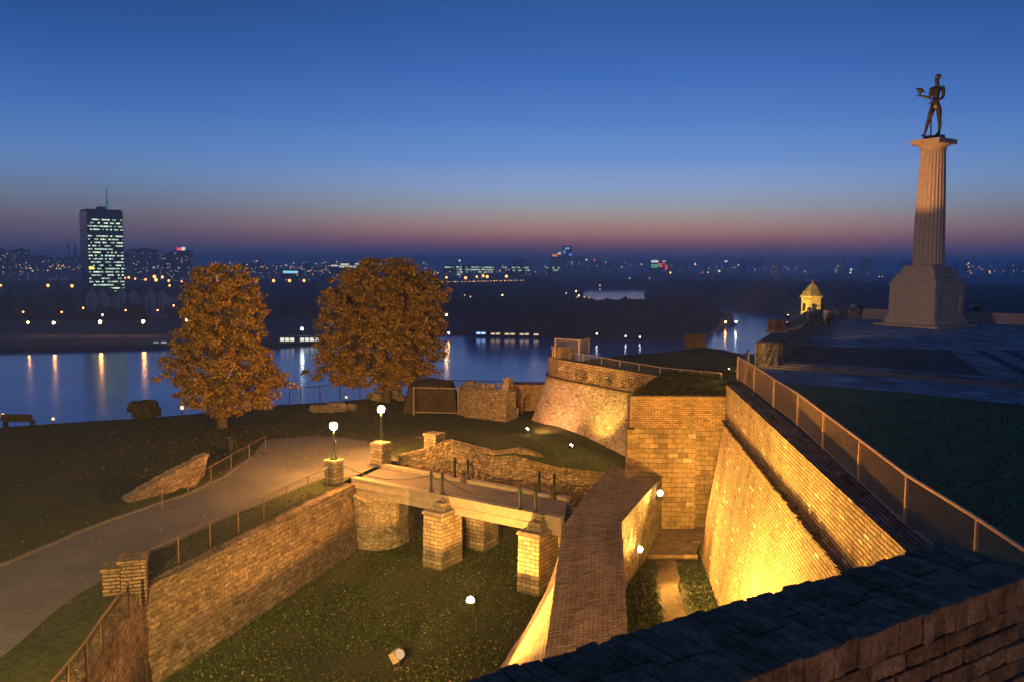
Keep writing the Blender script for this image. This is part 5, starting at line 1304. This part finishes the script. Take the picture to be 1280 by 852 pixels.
for k in range(320):
    x = rng.uniform(-10, 1.5); y = rng.uniform(22, 38)
    if np.interp(y, [20, 25.3, 38.2], [-9.9, -10.9, -7.0]) + .2 < x < np.interp(y, [20, 28.3, 34.3, 44], [-2.0, -.05, 1.9, 3.8]): pp.append((x, y, .05))
flat_leaves('fallen_leaves', np.array(pp), .05, m_leaf, 5)
m_ivy, lt, lb = newmat('dry ivy'); g = nd(lt, 'ShaderNodeNewGeometry')
lt.links.new(ramp(lt, g.outputs['Random Per Island'], [(0, (.02, .022, .008)), (.6, (.05, .045, .018)), (1, (.10, .07, .03))]), lb.inputs['Base Color'])
pp = []
for k in range(38):
    f = rng.uniform(.06, .52) if k < 30 else rng.uniform(.0, .9); i_ = f * 25; a_ = sm[2][int(i_)]; q_ = sm[2][min(int(i_) + 1, 25)]; c = a_.lerp(q_, i_ % 1); L_ = rng.uniform(.2, .7)
    for m_ in range(int(60 * L_)):
        u_ = rng.random(); pp.append((c.x - .05 - rng.random() * .08 + rng.normal(0, .07), c.y - .05 + rng.normal(0, .09), 6.42 + rng.uniform(0, .25) + u_ * L_))
flat_leaves('wall_ivy', np.array(pp), .05, m_ivy, 6)
pp = []
for k in range(60):
    y = rng.uniform(14, 38); z = rng.choice([6.1, 7.74]) ; x = sx(y) + (.35 if z > 7 else -.1)
    for m_ in range(26): pp.append((x + rng.normal(0, .08), y + rng.normal(0, .12), z + abs(rng.normal(0, .07))))
for k in range(50):
    p = V3(f_t[int(rng.integers(0, len(f_t)))]); q_ = p + V3((-.2, 0, 0))
    for m_ in range(26): pp.append((q_.x + rng.normal(0, .15), q_.y + rng.normal(0, .2), q_.z + abs(rng.normal(0, .06))))
flat_leaves('wall_weeds', np.array(pp), .045, m_ivy, 7)
# ================================================================== THE FAR CITY
LAND = -44.6
m_glass = plain_mat('dark curtain glass', (0.012, 0.02, 0.026), .12, .0, .1, 1, 0, .6)
m_band = facade_mat('lit office floors', (.012, .02, .024), 2.2, 40.0, .68, [(.55, .95, .78), (.72, 1.0, .72), (.85, 1, .6), (.5, .9, .9)], 1.15, .88, 1.0)
WARM = [(1, .62, .25), (1, .8, .5), (.9, .95, 1), (1, .45, .15)]
m_fac = [facade_mat('concrete block facade', (.20, .18, .18), 5.5, 4.6, .045, WARM, .35), facade_mat('grey block facade', (.10, .10, .11), 5.5, 4.8, .09, WARM, .42),
         facade_mat('far block facade', (.13, .12, .13), 9.0, 7.0, .07, WARM, .42), facade_mat('pale tower facade', (.26, .23, .22), 6, 5, .03, WARM, .3)]
m_roof = plain_mat('flat tar roof', (.06, .06, .065), .9, 0, .2)
m_pale = plain_mat('pale museum panels', (.42, .36, .34), .8, 0, .15, .3)
def gl(name, c, s, sample=False): return glow_mat(name, c, s, sample)
g_or = gl('orange street light', (1, .36, .08), 4.0); g_am = gl('amber street light', (1, .5, .16), 2.0); g_wh = gl('white street light', (1, .85, .65), 1.3)
g_cy = gl('cool street light', (.6, .9, 1), 1.0); g_rd = gl('red lamp', (1, .12, .08), 1.5); g_gr = gl('green white lamp', (.7, 1, .6), 1.0)
s_rd = gl('red sign', (1, .07, .05), 1.6); s_wh = gl('white sign', (.95, .97, 1), 1.1); s_bl = gl('blue sign', (.12, .35, 1), 1.2); s_or = gl('orange red sign', (1, .25, .05), 1.4); s_cy = gl('cyan sign', (.35, .75, 1), 1.0); s_ye = gl('yellow sign', (1, .8, .1), 1.6); s_gr = gl('green sign', (.2, .8, .35), 1.5)
def px_box(x0, x1, yt, D, depth=None, zb=LAND):
    a = WY(x0, yt, D); b = WY(x1, yt, D); return (a.x + b.x) / 2, D, b.x - a.x, zb, a.z
# glass tower
cx, D, w, zb, zt = px_box(101.5, 150.5, 265, 1100)
t = thing('glass_tower', 'tall dark glass office tower with rows of greenish lit floors and a mast', 'tower', (cx, D, LAND))
trz = R(38); Mz = Matrix.Rotation(trz, 3, 'Z'); fw, fd = 42.0, 40.0; C0 = V3((cx, D, 0))
mb = MB(); mb.box((C0.x, C0.y, (zb + zt) / 2), (fw, fd, zt - zb), trz); obj('body', mb, m_glass, t)
nfl = 27; fh = (zt - zb) / (nfl + 3)
for k in range(nfl):
    if k in (22,): continue
    mb = MB(); z = zb + fh * (k + 1.2)
    a = C0 + Mz @ V3((-fw / 2 + .7, -fd / 2 - .15, 0)); b_ = C0 + Mz @ V3((fw / 2 - .7, -fd / 2 - .15, 0)); a.z = b_.z = z
    n_ = 1
    mb.add([a, b_, b_ + V3((0, 0, fh * .36)), a + V3((0, 0, fh * .36)), a + V3((0, .12, 0)), b_ + V3((0, .12, 0)), b_ + V3((0, .12, fh * .36)), a + V3((0, .12, fh * .36))], [(0, 1, 2, 3), (7, 6, 5, 4), (0, 4, 5, 1), (3, 2, 6, 7)],
           [[(0, 40.2 * k + .5), (fw - 4, 40.2 * k + .5), (fw - 4, 40.2 * k + 1), (0, 40.2 * k + 1)]] + [[(0, 0)] * 4] * 3)
    obj('window_band', mb, m_band, t)
mb = MB(); mb.box((C0.x, C0.y, zt + 1.2), (fw * .96, fd * .9, 2.4), trz); mb.box((C0.x + 1, C0.y, zt + 4), (10, 10, 5), trz); obj('roof', mb, m_roof, t)
mb = MB(); mb.tube([(C0.x + 8, C0.y, zt), (C0.x + 8, C0.y, zt + 14), (C0.x + 8, C0.y, zt + 22), (C0.x + 8, C0.y, zt + 31)], [2.2, 1.6, 1.0, .5], 8); obj('mast', mb, gl('blue lit mast', (.12, .3, .6), .35), t)
a = C0 + Mz @ V3((-fw / 2 + 1.5, -fd / 2 - .6, 0)); mb = MB(); mb.box((a.x + 2.2, a.y, zb + (zt - zb) * .42), (5.5, .8, 3.5), trz); obj('yellow_sign', mb, s_ye, t)

# apartment and office blocks on the skyline
blocks = [  # x0, x1, ytop, D, facade, label
 (-14, 9, 313, 2300, 1, 'dark block at the far left edge of the skyline'), (11, 19, 318, 2500, 2, 'narrow low block second from the left edge of the skyline'),
 (17, 29, 312.5, 2500, 1, 'dark tower block third from the left on the skyline'), (30, 42, 323, 2500, 0, 'low hazy pale block between the left towers and the chimneys'),
 (42, 56, 321, 2600, 3, 'low pale block just left of the two chimneys'), (57, 66, 324, 2500, 0, 'low lit block below the left chimney'),
 (66, 80, 324, 2600, 0, 'low block with many lit windows below the chimneys'), (80, 100, 322, 2700, 3, 'pale wide block touching the left side of the glass tower'),
 (152, 160, 317, 2300, 1, 'slim block touching the right side of the glass tower'), (160, 187, 312, 2350, 1, 'wide stepped apartment tower right of the glass tower'),
 (184, 200, 327, 2200, 2, 'low lit block between the two apartment towers'), (200, 216, 317, 2300, 1, 'dark apartment slab left of the tower with the red and white sign'),
 (215, 236, 314, 2250, 1, 'dark apartment tower carrying a red and white roof sign'), (300, 316, 329, 3000, 2, 'low block far away above the left tree top'),
 (318, 334, 330, 3100, 2, 'low far block right of the left tree top'), (338, 350, 331, 3000, 2, 'low far block left of the blue lit sign'),
 (372, 392, 331, 3000, 2, 'low far block right of the blue lit sign'), (394, 410, 330, 3200, 2, 'low far block between the blue sign and the white lit hall'),
 (640, 664, 325, 5200, 2, 'faint far slab left of the blue lit twin tower'), (718, 734, 322, 4800, 2, 'faint far block just right of the blue lit twin tower'), (736, 752, 327, 4800, 2, 'faint low far block, second to the right of the twin tower'),
 (760, 772, 327.5, 4400, 2, 'faint far block left of the red and white lit billboard building'), (842, 852, 328, 4500, 2, 'faint far block right of the billboard building'),
 (856, 861, 327, 4500, 2, 'slim far block, second right of the billboard building'), (881, 886, 328, 4500, 2, 'slim far block left of the star shaped lights'),
 (904, 911, 327.5, 4300, 2, 'small far tower with a white light on its roof'), (926, 933, 325, 4600, 2, 'far tower, right of the one with white roof light'),
 (946, 953, 325, 4700, 2, 'faint far tower above the fence corner'), (968, 976, 330, 4300, 2, 'low far block left of the sentry turret'),
 (1052, 1060, 328, 4200, 2, 'far block straight above the lit turret, right side'), (1078, 1091, 323, 4100, 1, 'dark far tower left of the monument'),
 (1130, 1140, 326, 4100, 2, 'faint far block touching the left side of the column'), (1195, 1200, 330, 4100, 2, 'slim far block right of the column'),
 (1207, 1214, 327, 3900, 1, 'far tower with lit windows right of the column'), (1232, 1242, 337, 3700, 2, 'low far block near the right edge of the photo'), (1262, 1284, 333, 4200, 2, 'wide far block at the right edge of the photo')]
for x0_, x1_, yt, D, fm, lab in blocks:
    cx, D, w, zb, zt = px_box(x0_, x1_, yt, D); dp = w * random.uniform(.5, .9) + 8
    t = thing('apartment_block', lab, 'building', (cx, D, LAND))
    rz = random.uniform(-.25, .25); mb = MB(); mb.box((cx, D + dp / 2, (zb + zt) / 2), (w * .94, dp, zt - zb), rz); obj('facade', mb, m_fac[fm], t)
    mb = MB(); mb.box((cx, D + dp / 2, zt + .6), (w * .97, dp * 1.02, 1.2), rz); mb.box((cx + w * random.uniform(-.2, .2), D + dp / 2, zt + 2.6), (w * .3, dp * .4, 4), rz); obj('roof', mb, m_roof, t)
    if 'red and white' in lab and fm == 1 and x0_ == 215:
        mb = MB(); mb.box((cx - 3, D - .5, zt + 5), (11, 1.2, 7)); obj('red_sign', mb, s_rd, t)
        mb = MB(); mb.box((cx + 8, D - .5, zt + 6), (9, 1.2, 8)); obj('white_sign', mb, s_wh, t)
    if 'white light' in lab: mb = MB(); mb.box((cx, D, zt + 3), (14, 3, 7)); obj('roof_lamp', mb, s_wh, t)
def lit_hall(lab, x0, x1, yt, D, bands, mat, h=None):
    cx, D, w, zb, zt = px_box(x0, x1, yt, D); t = thing('lit_building', lab, 'building', (cx, D, LAND))
    mb = MB(); mb.box((cx, D + 15, (zb + zt) / 2), (w, 30, zt - zb)); obj('body', mb, m_fac[1], t)
    for (y0_, y1_, xa, xb) in bands:
        a = WY(xa, y0_, D - .6); b_ = WY(xb, y1_, D - .6); mb = MB(); mb.add([(a.x, D - .6, b_.z), (b_.x, D - .6, b_.z), (b_.x, D - .6, a.z), (a.x, D - .6, a.z)], [(0, 1, 2, 3)], [[(0, 0), (b_.x - a.x, 0), (b_.x - a.x, 1), (0, 1)]])
        mb.box(((a.x + b_.x) / 2, D - .3, (a.z + b_.z) / 2), (b_.x - a.x + 1, .4, a.z - b_.z + 1)); mb2 = MB(); 
        obj('window_band', mb, mat if not isinstance(mat, list) else random.choice(mat), t)
    mb = MB(); mb.box((cx, D + 15, zt + .7), (w * 1.01, 30.4, 1.4)); obj('roof', mb, m_roof, t); return t
m_band2 = facade_mat('lit office rows', (.02, .03, .03), 9, 60, .8, [(.55, .95, .75), (.8, 1, .85), (.9, 1, .7)], .7, .9, 1.0)
lit_hall('long office block with rows of greenish white lit windows right of the trees', 555, 619, 332, 2600, [(333.5, 335, 556, 568), (333.5, 335, 570, 618), (336.5, 338, 570, 600), (336.5, 338, 602, 617), (339.5, 341, 571, 585), (339.5, 341, 598, 616), (342.5, 344, 571, 578)], m_band2)
lit_hall('second lit office block, shorter, left of the dark wood', 626, 663, 333, 2700, [(334, 335.3, 627, 634), (334, 335.3, 636, 655), (334, 335.3, 656, 661), (337.5, 339, 637, 652), (337.5, 339, 656, 662)], m_band2)
lit_hall('small lit office block below the blue lit twin tower', 680, 700, 333, 2900, [(334, 335.5, 681, 685), (334, 336, 690, 699), (337, 339, 692, 697)], m_band2)
lit_hall('white lit hall behind the top of the right tree, left side', 412, 452, 329, 2500, [(329.8, 331.5, 426, 436), (331.5, 333, 414, 422), (332.5, 334.5, 424, 450), (329.5, 330.7, 444, 450)], [gl('white hall light', (1, .92, .75), .9)])
t = lit_hall('low building with a bright blue lit band above the river', 352, 373, 338, 1700, [(339, 341.5, 354, 372)], [s_cy])
# billboard building
cx, D, w, zb, zt = px_box(812, 838, 326, 3600); t = thing('lit_building', 'building with bright white, green and red illuminated billboards in the middle of the skyline', 'building', (cx, D, LAND))
mb = MB(); mb.box((cx, D + 15, (zb + zt) / 2), (w, 28, zt - zb)); obj('body', mb, m_fac[1], t)
for nm, x0_, x1_, y0_, y1_, mt in (('white_sign', 814, 823, 325.5, 328.5, s_wh), ('white_sign', 828, 832, 326, 327.5, s_wh), ('green_sign', 814, 825, 331, 332, s_gr), ('green_sign', 814, 822, 333.5, 334.5, s_gr), ('red_sign', 823, 831, 329.5, 330.5, s_rd), ('red_sign', 824, 828, 331.5, 334, s_rd), ('red_sign', 831.5, 834, 331.5, 337, s_rd)):
    a, b_ = WY(x0_, y0_, D), WY(x1_, y1_, D); mb = MB(); mb.box(((a.x + b_.x) / 2, D - 1, (a.z + b_.z) / 2), (b_.x - a.x, 2, a.z - b_.z)); obj(nm, mb, mt, t)
# blue lit twin tower
cx, D, w, zb, zt = px_box(702, 716, 308, 4200); t = thing('twin_tower', 'distant dark tower with blue lit top and signs on the horizon', 'tower', (cx, D, LAND))
mb = MB(); mb.box((cx, D + 15, (zb + zt) / 2), (w * .8, 26, zt - zb)); obj('tall_slab', mb, m_fac[1], t)
a = WY(697, 312, D); mb = MB(); mb.box((a.x, D + 15, (zb + a.z - 20) / 2), (w * .55, 24, a.z - 20 - zb)); obj('low_slab', mb, m_fac[1], t)
for nm, x0_, x1_, y0_, y1_, mt in (('blue_sign', 706, 712, 309.5, 312, s_cy), ('blue_sign', 704, 707, 313, 317, s_bl), ('blue_sign', 711, 715, 317, 320, s_bl), ('white_sign', 697.5, 701, 315.5, 318.5, s_wh), ('red_sign', 690.5, 697, 318, 321, s_or)):
    a, b_ = WY(x0_, y0_, D), WY(x1_, y1_, D); mb = MB(); mb.box(((a.x + b_.x) / 2, D - 1, (a.z + b_.z) / 2), (b_.x - a.x, 2, a.z - b_.z)); obj(nm, mb, mt, t)
a = WY(694, 321, D); mb = MB(); mb.box((a.x, D + 8, (zb + a.z) / 2), (40, 20, a.z - zb)); obj('sign_block', mb, m_fac[2], t)
# chimneys
for x_, lab in ((85.5, 'left one of two tall thin chimneys left of the glass tower'), (93.5, 'right one of two tall thin chimneys left of the glass tower')):
    p = WY(x_, 304, 3300); t = thing('chimney', lab, 'chimney', (p.x, 3300, LAND)); mb = MB(); mb.tube([(p.x, 3300, LAND), (p.x, 3300, p.z)], [4, 2.6], 10); obj('stack', mb, m_roof, t)
    mb = MB(); mb.tube([(p.x, 3300, p.z - 3), (p.x, 3300, p.z + .5)], 3.1, 10); obj('rim', mb, m_roof, t)
# museum with pleated gables
for k, (x_, yt, lab) in enumerate(((114, 360, 'leftmost'), (128, 361, 'second'), (153, 361, 'third'), (166, 361, 'fourth'), (189, 361, 'fifth'), (203, 362, 'rightmost'))):
    D = 900; p = WY(x_, yt, D); w_ = 13.5; dp = 22
    t = thing('museum_pavilion', f'pale gabled museum pavilion among the trees below the glass tower, {lab} of the six gables', 'pavilion', (p.x, D, LAND), 'museum pavilions')
    zb = LAND; ze = p.z - 8; x_0, x_1 = p.x - w_ / 2, p.x + w_ / 2
    mb = MB(); mb.add([(x_0, D, zb), (x_1, D, zb), (x_1, D, ze), (p.x, D, p.z), (x_0, D, ze), (x_0, D + dp, zb), (x_1, D + dp, zb), (x_1, D + dp, ze), (p.x, D + dp, p.z), (x_0, D + dp, ze)],
                      [(0, 1, 2, 3, 4), (9, 8, 7, 6, 5), (0, 4, 9, 5), (1, 6, 7, 2)]); obj('wall', mb, m_pale, t)
    mb = MB(); mb.sheet([[(x_0 - .4, D - .4, ze - .2), (x_0 - .4, D + dp, ze - .2)], [(p.x, D - .4, p.z + .3), (p.x, D + dp, p.z + .3)], [(x_1 + .4, D - .4, ze - .2), (x_1 + .4, D + dp, ze - .2)]]); obj('roof', mb, m_roof, t)
    mb = MB(); mb.box((p.x - 2, D - .1, zb + 12), (1.2, .3, 16)); obj('window', mb, m_glass, t)

# embankment strips
m_quay = ground_mat('quay paving', [(.06, .055, .045), (.09, .08, .065), (.12, .105, .085)], .05, .5, 0)
for k, (pxs) in enumerate((([(-200, 432), (0, 424.5), (100, 423), (205, 421.5), (330, 419), (420, 416), (420, 414), (330, 416.5), (205, 418.5), (100, 419), (0, 420.5), (-200, 425)]), ([(545, 406), (578, 404), (578, 401.5), (545, 402)]))):
    mb = MB(); p = [W(x, y, LAND + .15) for x, y in pxs]; mb.add(p, [tuple(range(len(p)))]); structure('quay', mb, m_quay)
# pontoon restaurant
def pontoon(lab, x0_, x1_, yb, h, glow, deck=True, name='restaurant_boat', roofm=None, hull_h=2.0, cat='boat'):
    a = W(x0_, yb, -47); b_ = W(x1_, yb, -47); c = (a + b_) / 2; L = (b_ - a).length; an = math.atan2(b_.y - a.y, b_.x - a.x); m3 = Matrix.Rotation(an, 3, 'Z')
    o = thing(name, lab, cat, (c.x, c.y, -47))
    mb = MB(); mb.box(c + V3((0, 0, hull_h / 2 - .3)), (L, L * .2 + 3, hull_h + .6), an, 1.02); obj('hull', mb, m_black, o)
    mb = MB(); mb.box(c + V3((0, 0, hull_h + h / 2)), (L * .9, L * .14 + 2, h), an); cab = obj('cabin', mb, m_fac[1], o)
    if glow is not None:
        n_ = max(2, int(L / 4)); 
        for k in range(n_):
            if random.random() < .2: continue
            q = c + m3 @ V3((-L * .44 + L * .88 * (k + .5) / n_, -(L * .07 + 1) - .1, hull_h + h * .5)); mb = MB(); mb.box(q, (L * .88 / n_ * .8, .2, h * .6), an); obj('window', mb, glow, cab)
    mb = MB(); mb.box(c + V3((0, 0, hull_h + h + .25)), (L * .97, L * .17 + 3, .5), an); obj('roof', mb, roofm or m_roof, o)
    return o, c
g_boat = gl('boat window light', (.95, 1, .85), .8, True)
o, c = pontoon('long glazed restaurant boat with white lit windows between the two trees', 341, 404, 430.5, 4.2, g_boat)
p = W(380, 430, -47); mb = MB(); mb.tube([(p.x, p.y - 6, -45), (p.x, p.y - 6, -35.2)], .15, 5); mb2 = obj('lamp_post', mb, m_black, o)
mb = MB(); mb.sphere((p.x, p.y - 6, -35), .95, 10, 6); obj('lamp', mb, gl('bright white deck lamp', (.9, .97, 1), 40, True), mb2)
pontoon('small dark barge moored left of the left tree', 190, 214, 434, 2.5, None, name='barge')
pontoon('low dark barge moored at the left quay', 68, 112, 435.5, 1.2, None, name='barge', hull_h=1.2)
g_warmb = gl('warm boat light', (1, .72, .42), .8, True)
pontoon('houseboat with blue lit windows at the left end of the moored row', 594, 608, 421, 2.6, gl('blue boat light', (.3, .5, 1), 2.0, True), name='houseboat')
for k, (x0_, x1_, lab) in enumerate(((612, 626, 'houseboat second from the left in the moored row'), (629, 645, 'houseboat third from the left in the moored row'), (648, 662, 'houseboat fourth in the moored row, middle right'), (665, 682, 'houseboat at the right end of the moored row'))):
    pontoon(lab, x0_, x1_, 421.5 + k * .3, 2.2, g_warmb, name='houseboat')
pontoon('small lit landing stage at the tip of the dark wooded point', 899, 917, 406, 1.5, g_warmb, name='landing_stage', hull_h=1)
# bridge lights far left of the wood: a low viaduct
a, b_ = W(540, 353.5, -36), W(655, 350, -36); a = V3((WY(540, 353, 1900).x, 1900, WY(540, 353, 1900).z)); b_ = V3((WY(655, 350.5, 2000).x, 2000, WY(655, 350.5, 2000).z))
t = thing('road_viaduct', 'distant lit road viaduct right of the top of the broad tree', 'bridge', (a.x, a.y, LAND))
d = b_ - a; an = math.atan2(d.y, d.x); c = (a + b_) / 2; mb = MB(); mb.box((c.x, c.y, c.z - 1.5), (d.length, 12, 2.2), an); obj('deck', mb, m_concrete, t)
for k in range(9): p = a.lerp(b_, (k + .5) / 9); mb = MB(); mb.box((p.x, p.y, (LAND + p.z - 2) / 2), (2, 6, p.z - 2 - LAND), an); obj('pillar', mb, m_concrete, t)
for k in range(34):
    p = a.lerp(b_, (k + random.uniform(.2, .8)) / 34) - V3((0, 7, 0)); mb = MB(); mb.sphere(p + V3((0, 0, .3)), random.uniform(.7, 1.2), 6, 4); obj('road_lamp', mb, random.choice((g_am, g_wh, g_or)), t)

# ---- street lamps of the far bank: one pole and one globe each
lamp_proto = {}
def far_lamp(label, x, y, D, mat, r_px, zt=None, pole=True, group='street lamps of the far city'):
    p = WY(x, y, D); rr = r_px * D / F; key = (mat.name, pole)
    if key not in lamp_proto:
        root = thing('far_street_lamp', label, 'lamp', (0, 0, 0), group)
        mb = MB(); mb.sphere((0, 0, 0), 1.0, 8, 6); obj('globe', mb, mat, root, True)
        mb = MB(); mb.tube([(0, 0.2, -.9), (0, .2, -13)], .12, 4); obj('pole', mb, m_black, root)
        lamp_proto[key] = root; o = root
    else: o = dup(lamp_proto[key])
    o.location = p; o.scale = (rr, rr, rr); o['label'] = label; o['group'] = group; return o
s_am = gl('quay lamp', (1, .40, .09), 80, True); s_pk = gl('quay lamp pinkish', (1, .36, .12), 16, True); s_w = gl('quay lamp white', (.9, .95, 1), 22, True)
for x, y, D, r, lab in ((35, 403, 680, 1.1, 'amber lamp glowing on the quay, first from the left'), (67, 403.5, 680, 1.5, 'yellow amber lamp on the quay left of the museum, second from the left'), (125, 402.5, 680, 1.9, 'brightest amber quay lamp straight below the glass tower'),
                         (179, 402, 680, 1.8, 'yellow quay lamp below the right museum gable'), (233, 400, 680, 1.3, 'amber quay lamp at the left edge of the left tree'), (558, 393.5, 720, 1.2, 'amber quay lamp just right of the broad tree')):
    far_lamp(lab, x, y, D, s_am, r)
for x, y, D, r, lab in ((29, 390, 850, .8, 'small lamp above the first quay lamp'), (77, 390, 850, .8, 'small orange lamp above the second quay lamp'), (104, 385, 870, .8, 'small orange lamp under the left museum gable'), (157, 388, 860, .8, 'small orange lamp under the middle museum gables'), (197, 388, 860, .8, 'small orange lamp below the right museum gable'), (217, 382, 880, .9, 'orange lamp right of the museum'),
                         (128, 393.5, 800, .7, 'cool bluish lamp between quay and museum')):
    far_lamp(lab, x, y, D, s_pk if 'cool' not in lab else s_w, r)
for x, y, D, r, m_, lab in ((907, 402.5, 850, .9, s_am, 'lamp on the landing stage'), (920, 402, 850, 1.2, s_w, 'white lamp at the tip of the dark wooded point'), (561, 416, 700, .9, s_am, 'lamp at the water edge right of the broad tree'), (642, 409, 730, 1.1, s_pk, 'warm lamp above the moored houseboats'), (636, 410, 730, .8, s_am, 'small warm lamp above the moored houseboats'), (746, 417, 690, .7, s_w, 'small white lamp on the dark shore right of the houseboats'), (800, 388 + 33, 690, .55, s_w, 'faint white lamp on the dark shore mirrored in the water'), (782, 420, 690, .55, s_w, 'faint white lamp left of its brighter neighbour on the dark shore')):
    far_lamp(lab, x, y, D, m_, r)
# yard lights in the wood on the point
rl = random.Random(5)
for k in range(34):
    x = rl.gauss(722, 12) if k < 16 else rl.uniform(742, 806); y = 372 + rl.gauss(0, 3.5) + (x - 722) * .1 if k < 16 else 375 + (x - 742) * .25 + rl.uniform(-4, 6)
    far_lamp('tiny camp light among the dark trees of the wooded point', x, y, 1000, rl.choice((s_pk, s_am, g_am, g_wh, g_gr, g_wh)), rl.uniform(.35, .75), group='camp lights in the wooded point')
for x, y, r in ((675, 389, .6), (710, 389, .8), (628, 369, .7), (588, 371, .8), (581, 369, .6), (750, 357, .8), (750, 362, .7), (787, 348, .7), (812, 348, .5), (858, 397, .5), (600, 391, .4)):
    far_lamp('single small light in the dark wood', x, y, 1000 if y > 365 else 1900, rl.choice((s_pk, g_am, g_wh)), r, group='single lights in the woods')
# orange road lamps behind the park
for x, y in ((156, 347.5), (161, 347), (169, 348.5), (182, 349.5), (193, 346), (195, 350), (203, 346.5), (211, 351), (212, 357), (227, 352), (1, 357), (60, 357), (90, 357.5), (320, 352), (342, 351), (362, 351), (380, 351), (272, 352), (300, 353), (558, 347), (582, 347.5), (596, 346), (604, 345), (609, 346), (633, 345.5)):
    far_lamp('orange road lamp in the haze behind the park', x, y, 1500, g_or, rl.uniform(1.0, 2.0), group='orange road lamps behind the park')
for x, y, m_, r in ((40, 354, s_wh, 1.6), (73, 354, g_cy, 2.0), (170, 355, g_cy, .9), (228, 359, g_cy, 1.0), (212, 358, g_cy, .9), (155, 354, g_cy, 1.0), (15, 324, s_cy, 1.2), (574.5, 326, g_gr, 1.6), (907, 327, g_wh, 1.2), (899, 339, g_gr, 1.9), (877, 341, g_rd, .9), (879, 340.5, g_rd, .8), (838, 341, g_or, 1.4), (885, 340.5, g_or, .9), (1064, 337, g_gr, 1.9), (1063, 341, g_wh, 1.4), (733, 325, g_gr, 1.5), (743, 325, g_rd, 1.2), (802, 330.5, g_gr, 1.2), (1193, 339, g_or, 1.2), (1197, 345.5, g_rd, 1.2), (1099, 346, g_cy, 1.0), (1103, 346, g_wh, .9), (869, 330.5, g_or, 1.2), (923, 331.5, g_wh, 1.0), (1237, 340, g_am, 1.3), (1211, 329.5, g_wh, 1.0), (1211, 334, g_am, .9)):
    far_lamp('separate bright light among the far city lights', x, y, 2400, m_, r * .8, group='bright lights of the far city')
# the sprinkle of small city lights
def sprinkle(n, x0_, x1_, y0_, y1_, D0, D1, mats, r0_=.3, r1_=.7):
    for k in range(n):
        x = rl.uniform(x0_, x1_); y = rl.triangular(y0_, y1_, (y0_ + y1_) / 2) + .007 * (x - 640)
        far_lamp('tiny city light scattered along the far horizon', x, y, rl.uniform(D0, D1), rl.choice(mats), rl.uniform(r0_, r1_), group='tiny city lights along the horizon')
mixm = [g_am, g_or, g_wh, g_wh, g_cy, g_gr, g_am]
sprinkle(26, 60, 105, 332, 342, 2300, 2500, [g_am, g_wh, g_am]); sprinkle(20, 0, 60, 330, 350, 2000, 2400, mixm)
sprinkle(16, 152, 235, 330, 346, 2000, 2200, mixm); sprinkle(78, 262, 412, 328, 348, 1900, 2900, mixm); sprinkle(26, 400, 560, 328, 345, 2200, 3000, mixm)
sprinkle(26, 556, 700, 330, 346, 2100, 3000, mixm, .3, .6); sprinkle(22, 700, 840, 326, 334, 3000, 4200, mixm, .3, .6)
sprinkle(34, 840, 1110, 326, 342, 2800, 4000, mixm, .3, .65); sprinkle(20, 1180, 1280, 326, 340, 2800, 4000, mixm, .3, .65)
# two little garden lamps at the cliff edge on the left lawn
for x, y, r, lab in ((4, 519, .1, 'small reddish lamp on the slope at the left photo edge'), (67, 523, .06, 'tiny white lamp at the left cliff edge'), (228, 509, .09, 'small pinkish lamp left of the left tree trunk'), (433, 496, .06, 'tiny lamp at the cliff edge between the street lamps')):
    p = W(x, y + 14, G); p = on_lawn(p.x, p.y); h_ = WY(x, y, p.y).z
    o = thing('garden_lamp', lab, 'lamp', p); mb = MB(); mb.tube([p - V3((0, 0, .2)), V3((p.x, p.y, h_))], .03, 6); obj('pole', mb, m_black, o)
    mb = MB(); mb.sphere((p.x, p.y, h_), r * 1.3, 10, 6); obj('globe', mb, glow_mat('garden lamp', (1, .42, .16), 3), o)

# ================================================================== EVENING HAZE
mh = bpy.data.materials.new('evening haze'); mh.use_nodes = True; ht = mh.node_tree; ht.nodes.clear()
ho = ht.nodes.new('ShaderNodeOutputMaterial'); hv = ht.nodes.new('ShaderNodeVolumePrincipled')
hv.inputs['Color'].default_value = (.70, .84, .98, 1); hv.inputs['Density'].default_value = 0.0003; hv.inputs['Anisotropy'].default_value = 0.0
ht.links.new(hv.outputs[0], ho.inputs['Volume'])
mb = MB(); mb.box((0, 20400, 30), (94000, 48000, 180)); hz = obj('haze', mb, mh); tag(hz, kind='stuff')
